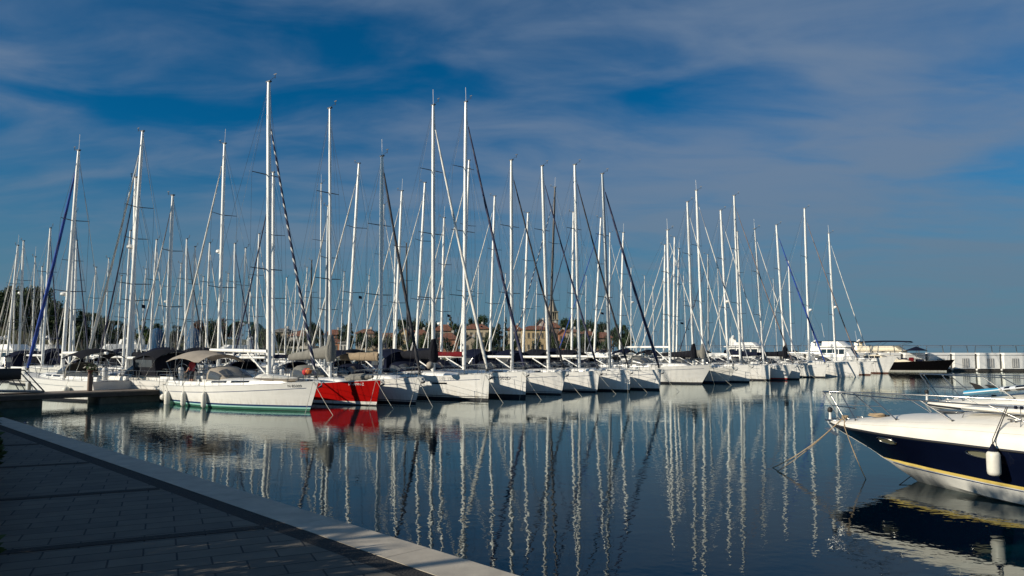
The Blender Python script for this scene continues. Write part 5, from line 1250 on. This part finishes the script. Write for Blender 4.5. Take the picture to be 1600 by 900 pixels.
def tree_mesh(kind, seed, H, Rr, leaf, n, mname, trunk_h):
    rn = random.Random(seed); root = empty(kind, (0, 0, 0)); mb = MB()
    mb.tube([(0, 0, -1), (.05 * H * .1, 0, trunk_h * .5), (0, .02 * H, trunk_h), (.01 * H, 0, H * .7)], [.035 * H * .8, .028 * H * .8, .02 * H, .006 * H], 7)
    clumps = []
    if kind == 'cypress_tree' or kind == 'conifer_tree':
        for k in range(46):
            t = rn.random(); z = trunk_h * .5 + (H - trunk_h * .5) * t
            prof = (math.sin(math.pi * min(1, (t + .08) / 1.05) ** .6) ** .8 if kind == 'cypress_tree' else (1 - t) ** .9) ; a = rn.random() * 6.28; rr = Rr * prof * (rn.random() ** .5)
            clumps.append((Vector((rr * math.cos(a), rr * math.sin(a), z)), Rr * (.45 * prof + .1)))
    else:
        nb = 9
        for k in range(nb):
            a = 2 * math.pi * k / nb + rn.random() * .6; el = .35 + rn.random() * .9; l = Rr * (.55 + .5 * rn.random()); d = Vector((math.cos(a) * math.cos(el), math.sin(a) * math.cos(el), math.sin(el) * .95))
            s_ = Vector((0, 0, trunk_h * (.8 + .4 * rn.random()))); e = s_ + d * l; mb.tube([s_, (s_ + e) / 2 + Vector((0, 0, -.04 * H)), e], [.014 * H, .009 * H, .003 * H], 5)
            for q in range(4): clumps.append((e + Vector((rn.gauss(0, .28), rn.gauss(0, .28), rn.gauss(.1, .22))) * Rr, Rr * (.20 + .22 * rn.random())))
        for k in range(9): clumps.append((Vector((rn.gauss(0, .3) * Rr, rn.gauss(0, .3) * Rr, trunk_h + (H - trunk_h) * (.45 + .5 * rn.random()))), Rr * (.24 + .18 * rn.random())))
        for i, (c_, r_) in enumerate(clumps): c_.z = min(max(c_.z, trunk_h * .8), H - r_ * .8)
    mb.build('trunk', M['bark'], root, 50)
    per = max(1, n // len(clumps)); vs, fs = [], []
    for c_, r_ in clumps:
        for q in range(per):
            d = Vector((rn.gauss(0, 1), rn.gauss(0, 1), rn.gauss(0, .8))); d.normalize(); p = c_ + d * r_ * (rn.random() ** .35)
            u = Vector((rn.gauss(0, 1), rn.gauss(0, 1), rn.gauss(0, 1))).normalized(); v = u.cross(d + Vector((.01, .02, .03))).normalized(); s1 = leaf * (.6 + .8 * rn.random()); o = len(vs)
            vs += [tuple(p - u * s1), tuple(p + v * s1 * .55), tuple(p + u * s1), tuple(p - v * s1 * .55)]; fs.append((o, o + 1, o + 2, o + 3))
    c = MB(); c.v = vs; c.f = fs; c.m = [0] * len(fs); c.build('crown', M[mname], root, 0)
    return root
protos = {}
def place_tree(kind, mname, pxc, ytop, Y, width, label, group, seed=0):
    """width in photo pixels; height follows from the ground and the picture row of the top"""
    q = aty(pxc, ytop, Y); gz = terr_h(q.x, Y) - .3; h = q.z - gz; rr = width / F * Y / 2
    key = (kind, mname, seed % 3)
    if key not in protos:
        if kind == 'broadleaf_tree': protos[key] = (tree_mesh(kind, seed + 11, 10, 4.2, .34, 2600, mname, 3.0), 10, 4.6, False)
        elif kind == 'pine_tree': protos[key] = (tree_mesh(kind, seed + 31, 10, 4.4, .28, 2400, mname, 4.4), 10, 4.8, False)
        elif kind == 'cypress_tree': protos[key] = (tree_mesh(kind, seed + 51, 10, 1.3, .22, 1800, mname, 1.0), 10, 1.4, False)
        else: protos[key] = (tree_mesh(kind, seed + 71, 10, 2.6, .26, 1500, mname, 1.4), 10, 2.7, False)
        used = False
        base = protos[key][0]
    else: base = copy_tree(protos[key][0])
    _, h0, r0, _ = protos[key]
    base.location = (q.x, Y, gz); base.scale = (rr / r0, rr / r0, h / h0); base.rotation_euler = (0, 0, random.random() * 6.28)
    tag(base, label, 'tree', group); return base
GT = 'trees on the wooded hill at the left'; GTT = 'trees among the houses of the far town'
hill = [(3, 452, 62), (20, 447, 50), (42, 446, 46), (62, 449, 40), (76, 466, 34), (12, 466, 50), (34, 468, 50), (58, 470, 46), (88, 470, 30), (98, 482, 26), (112, 480, 26), (124, 486, 26), (136, 488, 24), (150, 489, 26), (164, 493, 24), (178, 501, 26), (192, 504, 20), (5, 490, 50), (30, 492, 50), (56, 494, 50), (80, 494, 46), (104, 500, 40), (130, 504, 40), (156, 508, 40), (184, 514, 34), (204, 512, 30)]
for i, (px_, yt, wd) in enumerate(hill):
    Y = 225 - (26 if i >= 17 else 12 * (i % 3)) + (8 if i % 2 else 0)
    place_tree('broadleaf_tree' if i % 3 else 'pine_tree', 'lf1' if i % 2 else 'lf2', px_, yt, Y, wd, 'dark leafy tree in the dense wood on the left hillside', GT, i)
T_ = [
 ('conifer_tree', 'lfy', 224, 498, 190, 34, 'pointed yellow green conifer right of the wooded hill'),
 ('broadleaf_tree', 'lf1', 246, 505, 195, 30, 'dark rounded tree just right of the pointed conifer'),
 ('broadleaf_tree', 'lf1', 276, 508, 200, 26, 'dark low tree between the two upright blue covers'),
 ('broadleaf_tree', 'lf3', 312, 500, 205, 32, 'reddish autumn tree right of the blue covers'),
 ('broadleaf_tree', 'lf2', 333, 498, 190, 36, 'broad olive green tree left of the green tarpaulin roof'),
 ('broadleaf_tree', 'lf3', 352, 497, 210, 34, 'reddish autumn tree behind the green tarpaulin roof'),
 ('broadleaf_tree', 'lf1', 322, 512, 170, 34, 'dark bushy tree low before the autumn trees'),
 ('broadleaf_tree', 'lf1', 398, 506, 200, 26, 'dark tree right of the green tarpaulin roof'),
 ('broadleaf_tree', 'lf2', 415, 512, 190, 24, 'olive tree behind the striped sloop mast'),
 ('broadleaf_tree', 'lf1', 492, 502, 215, 26, 'dark tree behind the navy mast boot left of the red sloop mast'),
 ('broadleaf_tree', 'lf1', 540, 506, 215, 22, 'dark round tree left of the ND 440 mast'),
 ('cypress_tree', 'lfc', 549, 505, 212, 10, 'narrow dark cypress left of the ND 440 mast'),
 ('pine_tree', 'lf1', 633, 499, 270, 32, 'spreading pine behind the yellow gabled house'),
 ('pine_tree', 'lf1', 655, 496, 290, 38, 'tall spreading pine above the red roofs left of SVE 194'),
 ('pine_tree', 'lf1', 676, 502, 280, 30, 'dark pine right behind the SVE 194 mast'),
 ('conifer_tree', 'lf1', 704, 495, 300, 22, 'pointed dark conifer left of the SVE 1002D mast'),
 ('broadleaf_tree', 'lf1', 714, 505, 250, 24, 'dark tree over the lower red roof beside SVE 1002D'),
 ('broadleaf_tree', 'lf1', 731, 497, 315, 26, 'dark tree above the cream balconied house'),
 ('pine_tree', 'lf1', 752, 493, 320, 26, 'taller dark pine above the cream balconied house'),
 ('cypress_tree', 'lfc', 780, 502, 240, 16, 'dark wide cypress left of the long yellow house'),
 ('cypress_tree', 'lfc', 790.5, 496, 236, 9, 'slim tall cypress left of the long yellow house'),
 ('broadleaf_tree', 'lf1', 772, 508, 238, 18, 'dark bushy tree at the foot of the cypresses'),
 ('pine_tree', 'lf1', 842, 496, 330, 16, 'small dark pine left of the bell tower'),
 ('pine_tree', 'lf1', 884, 497, 320, 24, 'dark pine right of the bell tower'),
 ('pine_tree', 'lf1', 900, 499, 320, 28, 'second dark pine right of the bell tower'),
 ('pine_tree', 'lf1', 921, 498, 310, 30, 'spreading pine above the stone house'),
 ('pine_tree', 'lf1', 940, 503, 300, 28, 'spreading pine above the orange roofed end house'),
 ('broadleaf_tree', 'lf1', 958, 510, 255, 26, 'dark tree beside the orange roofed end house'),
 ('broadleaf_tree', 'lf1', 972, 507, 235, 26, 'large dark tree second from the end of the shore'),
 ('broadleaf_tree', 'lf1', 978, 517, 228, 22, 'dark low tree at the very end of the shore'),
 ('broadleaf_tree', 'lf1', 838, 528, 215, 16, 'low bush before the long yellow harbour house'),
 ('broadleaf_tree', 'lf1', 724, 518, 245, 20, 'dark bush beside the small grey gabled shed'),
] + [('broadleaf_tree', ('lf1', 'lf2', 'lf1')[k % 3], px_, yt, 212 + (k % 3) * 4, wd, 'dark tree in front of the town, %s' % d_) for k, (px_, yt, wd, d_) in enumerate((
 (440, 520, 24, 'at the foot of the long grey roof'), (462, 527, 20, 'before the low cream house'), (487, 514, 24, 'right of the low cream house'), (503, 522, 16, 'left of the pink orange house'), (536, 516, 20, 'over the white shed'), (566, 519, 24, 'before the brown roofed stone house'), (588, 517, 26, 'between the two stone houses'), (606, 522, 24, 'before the long faded roof'), (622, 519, 18, 'left of the yellow gable'), (643, 524, 22, 'before the long red tiled roof'), (662, 519, 20, 'left of the SVE 194 mast foot'), (676, 523, 18, 'right of the SVE 194 mast foot'), (699, 527, 22, 'before the lower red roof'), (748, 523, 22, 'hiding the lower balconies'), (766, 517, 22, 'right of the balconied house'), (803, 524, 20, 'before the pale red roofed house'), (866, 521, 20, 'below the bell tower'), (884, 526, 18, 'before the orange gable'), (899, 519, 20, 'before the pale stone house'), (915, 515, 22, 'before the white ended low house'), (931, 519, 22, 'left of the orange roofed end house'), (947, 524, 20, 'at the foot of the end house')))]
for i, (kd, mn, px_, yt, Y, wd, lab) in enumerate(T_): place_tree(kd, mn, px_, yt, Y, wd, lab, GTT, i)

def tile_mat(name, c):
    m = mat(name, c, .85, var=.35, scale=.9); t = m.node_tree; b = t.nodes['Principled BSDF']
    tcn = t.nodes.new('ShaderNodeTexCoord'); wv = t.nodes.new('ShaderNodeTexWave'); wv.inputs['Scale'].default_value = 2.2; wv.bands_direction = 'X'; t.links.new(tcn.outputs['Object'], wv.inputs['Vector'])
    bp = t.nodes.new('ShaderNodeBump'); bp.inputs['Distance'].default_value = .08; t.links.new(wv.outputs['Fac'], bp.inputs['Height']); t.links.new(bp.outputs[0], b.inputs['Normal']); return m
M['tile'] = tile_mat('terracotta roof tiles', (.23, .095, .055)); M['tile2'] = tile_mat('faded brown roof tiles', (.24, .13, .08)); M['slate'] = tile_mat('grey roof sheets', (.22, .21, .19))
for n_, c_ in (('wcream', (.46, .39, .27)), ('wyellow', (.48, .36, .20)), ('wwhite', (.55, .52, .46)), ('worange', (.36, .17, .10)), ('wstone', (.36, .30, .22)), ('wpink', (.48, .35, .29)), ('wbrown', (.22, .15, .11))): M[n_] = mat('plaster ' + n_, c_, .85, var=.12, scale=.6)
M['shut'] = mat('dark window and shutters', (.09, .085, .07), .5); M['fram'] = mat('pale window frame', (.5, .47, .4), .6)
def house(label, x0, x1, yridge, yeave, Y, wall, roof, depth=9, storeys=2, nwin=4, gable=False, ybase=None, hip=True, rot=0, balc=False):
    A, Bq = aty(x0, yeave, Y), aty(x1, yeave, Y); zr = aty(x0, yridge, Y + depth / 2).z if not gable else aty(x0, yridge, Y).z
    cx_ = (A.x + Bq.x) / 2; w_ = Bq.x - A.x; ze = A.z; gz = terr_h(cx_, Y) - 1.0
    root = empty('house', (cx_, Y, gz), R(rot), label=label, cat='house', group='houses of the far town')
    hgt = ze - gz; zr_ = zr - gz
    if gable:
        mb = MB(); pr_ = [(-w_ / 2, 0), (w_ / 2, 0), (w_ / 2, hgt), (0, zr_), (-w_ / 2, hgt)]
        mb.loft([[Vector((x, y, z)) for x, z in pr_] for y in (0, depth)], True, True); wl = mb.build('wall', M[wall], root, 30)
        mb = MB()
        for s_ in (-1, 1): mb.loft([[Vector((0, y, zr_ + .22)), Vector((s_ * (w_ / 2 + .4), y, hgt - .1)), Vector((s_ * (w_ / 2 + .4), y, hgt - .28)), Vector((0, y, zr_ + .04))] for y in (-.35, depth + .35)], True, True)
        rf = mb.build('roof', M[roof], root, 30)
    else:
        wl = MB().box((0, depth / 2, hgt / 2), (w_, depth, hgt)).build('wall', M[wall], root, 30)
        o_ = .5; hp = min(depth * .45, w_ * .3) if hip else -o_ * .2
        e = [Vector((-w_ / 2 - o_, -o_, hgt - .05)), Vector((w_ / 2 + o_, -o_, hgt - .05)), Vector((w_ / 2 + o_, depth + o_, hgt - .05)), Vector((-w_ / 2 - o_, depth + o_, hgt - .05))]
        e2 = [p + Vector((0, 0, .22)) for p in e]; rg = [Vector((-w_ / 2 + hp, depth / 2, zr_)), Vector((w_ / 2 - hp, depth / 2, zr_))]
        rf = MB().add(e + e2 + rg, [(3, 2, 1, 0), (0, 1, 5, 4), (1, 2, 6, 5), (2, 3, 7, 6), (3, 0, 4, 7), (4, 5, 9, 8), (6, 7, 8, 9), (5, 6, 9), (7, 4, 8)]).build('roof', M[roof], root, 20)
    MB().box((w_ * .22, depth * .55, zr_ + .0), (.7, .6, 1.5), bev=.05).build('chimney', M['wwhite'], rf, 30)
    for s_ in range(storeys):
        zc_ = hgt - (hgt * .80 / storeys) * (s_ + .5) - .15 * 0
        for k in range(nwin):
            xc_ = -w_ / 2 + w_ * (k + .5) / nwin; ww = min(1.15, w_ / nwin * .42); hh = min(1.7, hgt * .5 / storeys)
            wd_ = MB().box((xc_, -.03, zc_), (ww, .08, hh)).build('window', M['shut'], root)
            MB().box((xc_, -.06, zc_ - hh / 2 - .08), (ww + .3, .22, .10)).build('sill', M['fram'], wd_)
            if balc and k in (1, 2): MB().box((xc_, -.6, zc_ - hh / 2 - .15), (w_ / nwin * .95, 1.1, .14)).box((xc_, -1.12, zc_ - hh / 2 + .35), (w_ / nwin * .95, .06, .9)).build('balcony', M['wbrown'], root)
    return root
house('grey roofed long house right of the striped sloop mast', 424, 450, 513, 519, 262, 'wstone', 'slate', nwin=5, storeys=1)
house('low cream house with red tiled roof right of the striped sloop mast', 453, 481, 516, 525, 225, 'wwhite', 'tile', nwin=4, storeys=1)
house('pink orange house with red roof behind the red sloop mast', 506, 529, 515, 523, 240, 'worange', 'tile', nwin=3)
house('low orange house before the pink orange one', 511, 530, 528, 535, 212, 'worange', 'tile', nwin=2, storeys=1)
house('small white flat shed beside the low orange house', 530.5, 541, 533, 536, 210, 'wwhite', 'wbrown' if False else 'slate', nwin=2, storeys=1, depth=6)
house('brown roofed stone house left of the ND 440 mast', 556, 583, 514, 521, 262, 'wstone', 'tile2', nwin=4)
house('long low house with faded roof behind the ND 440 mast', 584, 624, 520, 527, 255, 'wstone', 'tile2', nwin=6, storeys=1)
house('yellow gabled house with tall window right of ND 440', 625, 637, 513, 519, 245, 'wyellow', 'tile', nwin=1, gable=True)
house('long house with red tiled roof left of SVE 194', 638, 668, 515, 523, 247, 'wyellow', 'tile', nwin=5)
house('red roofed house right of the SVE 194 mast', 678, 706, 507, 517, 275, 'wstone', 'tile', nwin=4)
house('lower red roofed house left of the SVE 1002D mast', 686, 713, 520, 530, 230, 'worange', 'tile', nwin=3, storeys=1)
house('cream house with brown balconies and long red roof', 724, 764, 506, 514, 280, 'wcream', 'tile', nwin=5, balc=True)
house('small grey gabled shed before the cream balconied house', 725, 744, 526, 532, 222, 'wstone', 'slate', nwin=2, storeys=1, gable=True)
house('pale house with red roof left of the long yellow house', 793, 815, 508, 516, 275, 'wcream', 'tile', nwin=3)
house('long yellow harbour house with hipped red roof and shuttered windows', 815, 858, 509, 515, 250, 'wyellow', 'tile', nwin=6, depth=12)
house('pale pink gabled house top above the long yellow house', 839, 853, 499, 507, 290, 'wpink', 'tile', nwin=1, gable=True, storeys=1)
house('house below the bell tower with its wall shade painted dark brown', 857, 874, 504, 512, 262, 'wbrown', 'tile', nwin=3)  # wall lies in shadow; the brown plaster colour carries that shade
house('orange gabled house right of the bell tower', 873, 886, 515, 521, 248, 'worange', 'tile', nwin=2, gable=True)
house('pale stone house with flat eaves right of the orange gable', 885, 906, 514, 519, 246, 'wstone', 'tile2', nwin=3)
house('white ended low house behind the NO 997E mast', 907, 931, 517, 524, 255, 'wcream', 'tile', nwin=4, storeys=1)
house('orange roofed end house half hidden by dark trees', 933, 956, 519, 528, 240, 'wbrown', 'tile', nwin=3, storeys=1)
# bell tower
q = aty(863, 470, 335); gz = terr_h(q.x, 335) - 1
bt = empty('bell_tower', (q.x, 335, gz), R(12), label='slender stone church bell tower with pointed spire above the roofs', cat='bell tower')
tw_ = 4.3; zt0 = aty(863, 500, 335).z - gz; zb1 = aty(863, 487.5, 335).z - gz; zs1 = aty(863, 463, 335).z - gz
MB().box((0, 0, zt0 / 2), (tw_, tw_, zt0)).build('shaft', M['wstone'], bt, 30)
MB().box((0, 0, zt0 + .12), (tw_ + .5, tw_ + .5, .3)).build('cornice', M['wcream'], bt, 30)
mb = MB()
for a in (-1, 1):
    for b_ in (-1, 1): mb.box((a * (tw_ / 2 - .42), b_ * (tw_ / 2 - .42), (zt0 + zb1) / 2 + .13), (.8, .8, zb1 - zt0 - .3))
for k in (-.5, .5):
    for a in (-1, 1): mb.box((k, a * (tw_ / 2 - .3), (zt0 + zb1) / 2 + .13), (.3, .34, zb1 - zt0 - .3)); mb.box((a * (tw_ / 2 - .3), k, (zt0 + zb1) / 2 + .13), (.34, .3, zb1 - zt0 - .3))
mb.build('belfry', M['wcream'], bt, 30)
MB().box((0, 0, (zt0 + zb1) / 2), (1.6, 1.6, zb1 - zt0 - .4)).build('bell_chamber', M['shut'], bt, 30)
MB().box((0, 0, zb1 + .02), (tw_ + .5, tw_ + .5, .35)).build('upper_cornice', M['wcream'], bt, 30)
MB().lathe((0, 0, zb1 + .2), [(2.5, 0), (1.6, 2.2), (.12, zs1 - zb1 - .4), (.05, zs1 - zb1)], 8).build('spire', M['wstone'], bt, 20)
# green tarpaulin shelter
q = aty(373, 520, 165); gs = empty('boat_shelter', (q.x, 206, terr_h(q.x, 206) - .5), R(-6), label='boatyard shelter with a faded green tarpaulin roof', cat='boat shelter')
q1, q2 = aty(352, 520, 206), aty(396, 520, 206); w_ = (q2.x - q1.x); zz = aty(373, 500, 206).z - gs.location.z; gs.location.x = (q1.x + q2.x) / 2
mb = MB()
secs = [[Vector((w_ / 2 * math.cos(a), y, zz * .62 + zz * .36 * math.sin(a))) for a in [math.pi * k / 10 for k in range(11)]] for y in (0, 4, 8)]
secs = [s_ + [Vector((p.x * .99, p.y, p.z - .15)) for p in s_[::-1]] for s_ in secs]
mb.loft(secs, True, True).build('tarpaulin_roof', M['cgreen'], gs, 40)
for s_ in (-1, 1):
    for y in (0, 4, 8): MB().box((s_ * (w_ / 2 - .2), y, zz * .3), (.2, .2, zz * .64)).build('post', M['lamp'], gs)

# ------------------------------------------------------------------ promenade planting and lamp (left, mostly outside the picture) that shade the paving
M['lfn'] = leaf_mat('laurel leaves', (.035, .060, .020), .4)
def shrub(seed, rx, h, leaf, n):
    rn = random.Random(seed); root = empty('laurel_bush', (0, 0, 0)); mb = MB()
    for k in range(7): a = rn.random() * 6.28; mb.tube([(0, 0, 0), (rx * .3 * math.cos(a), rx * .3 * math.sin(a), h * .4), (rx * .6 * math.cos(a), rx * .6 * math.sin(a), h * .8)], [.02, .014, .006], 5)
    mb.build('stem', M['bark'], root); vs, fs = [], []
    for k in range(n):
        d = Vector((rn.gauss(0, 1), rn.gauss(0, 1), rn.gauss(0, 1))).normalized(); rr = .62 + .38 * rn.random() ** .5 + .12 * math.sin(d.x * 7 + seed) * math.cos(d.y * 6)
        p = Vector((d.x * rx * rr, d.y * rx * rr, h * .5 + d.z * h * .5 * rr)); u = (d + Vector((rn.gauss(0, .6), rn.gauss(0, .6), rn.gauss(.2, .5)))).normalized(); v = u.cross(Vector((rn.gauss(0, 1), rn.gauss(0, 1), rn.gauss(0, 1)))).normalized(); s_ = leaf * (.7 + .6 * rn.random()); o = len(vs)
        vs += [tuple(p), tuple(p + u * s_ * .5 + v * s_ * .24), tuple(p + u * s_), tuple(p + u * s_ * .5 - v * s_ * .24)]; fs.append((o, o + 1, o + 2, o + 3))
    c = MB(); c.v = vs; c.f = fs; c.m = [0] * len(fs); c.build('leaves', M['lfn'], root, 0); return root
bpro = shrub(5, .62, 1.05, .075, 5200)
for i, Y in enumerate((2.9, 3.7, 4.5, 5.3, 6.2, 7.1, 8.1, 9.2, 10.4, 11.7, 13.1, 14.6, 16.2)):
    o = bpro if i == 0 else copy_tree(bpro); k = 1 + .1 * (i % 3)
    edge = -.6957 * Y * 1.0 - (.02 if Y < 9 else .10); o.location = (edge - (.68 if Y > 8 else .80) * k, Y, QZ - .02); o.scale = (k, k, k * (.95 + .06 * (i % 2))); o.rotation_euler = (0, 0, i * 1.3)
    tag(o, 'dark laurel bush reaching in at the left picture edge beside the paving', 'bush', 'laurel bushes along the promenade')
M['lfn2'] = leaf_mat('plane tree leaves', (.045, .065, .02), .4)
tp = tree_mesh('promenade_tree', 401, 7.6, 3.6, .17, 22000, 'lfn2', 1.5)
for i, (x, y, s_) in enumerate(((-11.4, 5.3, .98), (-13.8, 9.2, 1.05), (-17.2, 12.9, 1.05), (-16.2, 5.4, 1.2), (-20.2, 16.8, 1.1), (-23.0, 20.5, .95), (-21.5, 9.8, 1.3), (-27, 14, 1.2))):
    o = tp if i == 0 else copy_tree(tp); o.location = (x, y, QZ - .02); o.scale = (s_, s_, s_); o.rotation_euler = (0, 0, i * 2.1)
    tag(o, 'leafy promenade tree standing left of the picture, shading the paving', 'tree', 'promenade trees left of the paving')
# lamp post whose shadow crosses the coping
sd = Vector((-sx, -sy, 0)).normalized(); tgt = onz(652, 884, QZ)
lp_ = tgt - sd * 9.6
lr = empty('street_lamp', (lp_.x, lp_.y, QZ - .02), 0, label='grey promenade street lamp whose shadow falls across the coping', cat='street lamp')
MB().lathe((0, 0, 0), [(.14, 0), (.14, .25), (.075, .35), (.055, 5.2), (.05, 5.4)], 12).build('pole', M['lamp'], lr, 50)
MB().lathe((0, 0, 5.4), [(.08, 0), (.22, .08), (.26, .3), (.1, .42), (.02, .46)], 12).build('lamp_head', M['winlt'], lr, 40)

# ------------------------------------------------------------------ person standing in the striped sloop's cockpit
b = FB['main']; pz = b['dz'] - .12
pp_ = W(b, (x_at_px(b, 300, -.3, 2), -.3, pz)); pe = empty('person', pp_, b['head'] + R(200), label='person in a rose red shirt and dark shorts standing under the taupe canopy', cat='person')
def skin_body():
    V = [(0, 0, .95), (0, 0, 1.12), (0, 0, 1.36), (0, 0, 1.46), (.015, 0, 1.55), (.01, .17, 1.40), (.01, .25, 1.14), (.14, .23, .93), (.24, .20, .90), (.01, -.17, 1.40), (.0, -.24, 1.13), (.10, -.24, .90), (.17, -.22, .84), (0, .09, .90), (.01, .10, .50), (-.01, .10, .09), (.15, .11, .04), (0, -.09, .90), (.03, -.10, .50), (0, -.11, .09), (.16, -.12, .04), (.02, 0, 1.66), (.0, 0, 1.72)]
    E = [(0, 1), (1, 2), (2, 3), (3, 4), (2, 5), (5, 6), (6, 7), (7, 8), (2, 9), (9, 10), (10, 11), (11, 12), (0, 13), (13, 14), (14, 15), (15, 16), (0, 17), (17, 18), (18, 19), (19, 20), (4, 21), (21, 22)]
    Rr = [.135, .125, .15, .06, .065, .062, .045, .034, .028, .062, .045, .034, .028, .095, .062, .042, .035, .095, .062, .042, .035, .098, .075]
    me = bpy.data.meshes.new('body'); me.from_pydata(V, E, []); o = bpy.data.objects.new('tmpbody', me); COL.objects.link(o)
    md = o.modifiers.new('s', 'SKIN'); sv = me.skin_vertices[0].data
    for i, r_ in enumerate(Rr): sv[i].radius = (r_, r_ * (1.25 if i in (0, 1, 2) else 1))
    sv[0].use_root = True
    s2 = o.modifiers.new('ss', 'SUBSURF'); s2.levels = 2; s2.render_levels = 2
    bpy.context.view_layer.update(); m2 = bpy.data.meshes.new_from_object(o.evaluated_get(bpy.context.evaluated_depsgraph_get())); bpy.data.objects.remove(o)
    return m2
bm_ = skin_body(); bm_.name = 'body'
for m_ in ('skin', 'shirt', 'short'): bm_.materials.append(M[m_])
for p in bm_.polygons:
    z = p.center.z; y = abs(p.center.y); p.use_smooth = True
    p.material_index = 1 if (.93 < z < 1.46 and not (y > .2 and z < 1.18)) else (2 if .48 < z <= .97 and y < .2 else 0)
o = bpy.data.objects.new('body', bm_); COL.objects.link(o); o.parent = pe
MB().lathe((-.012, 0, 1.64), [(.10, -.06), (.112, .02), (.105, .08), (.06, .125), (.01, .14)], 14).build('hair', M['hair'], pe, 60)
mb = MB()
for s_ in (-1, 1): mb.ball((.103, .034 * s_, 1.665), .012, 8)
mb.build('eyes', M['hair'], pe); MB().tube([(.10, 0, 1.67), (.128, 0, 1.635), (.10, 0, 1.628)], [.008, .013, .01], 6).build('nose', M['skin'], pe, 60)
mb = MB()
for s_ in (-1, 1):
    for k in range(4): x, y, z = (.24, .20, .90) if s_ > 0 else (.17, -.22, .84); mb.tube([(x, y + (k - 1.5) * .018, z), (x + .05 + .006 * (k % 2), y + (k - 1.5) * .02, z - .02), (x + .075, y + (k - 1.5) * .018, z - .05)], [.009, .008, .006], 5)
    mb.tube([(x - .01, y - s_ * .03, z + .01), (x + .03, y - s_ * .045, z + .005)], [.010, .008], 5)
mb.build('fingers', M['skin'], pe, 60)
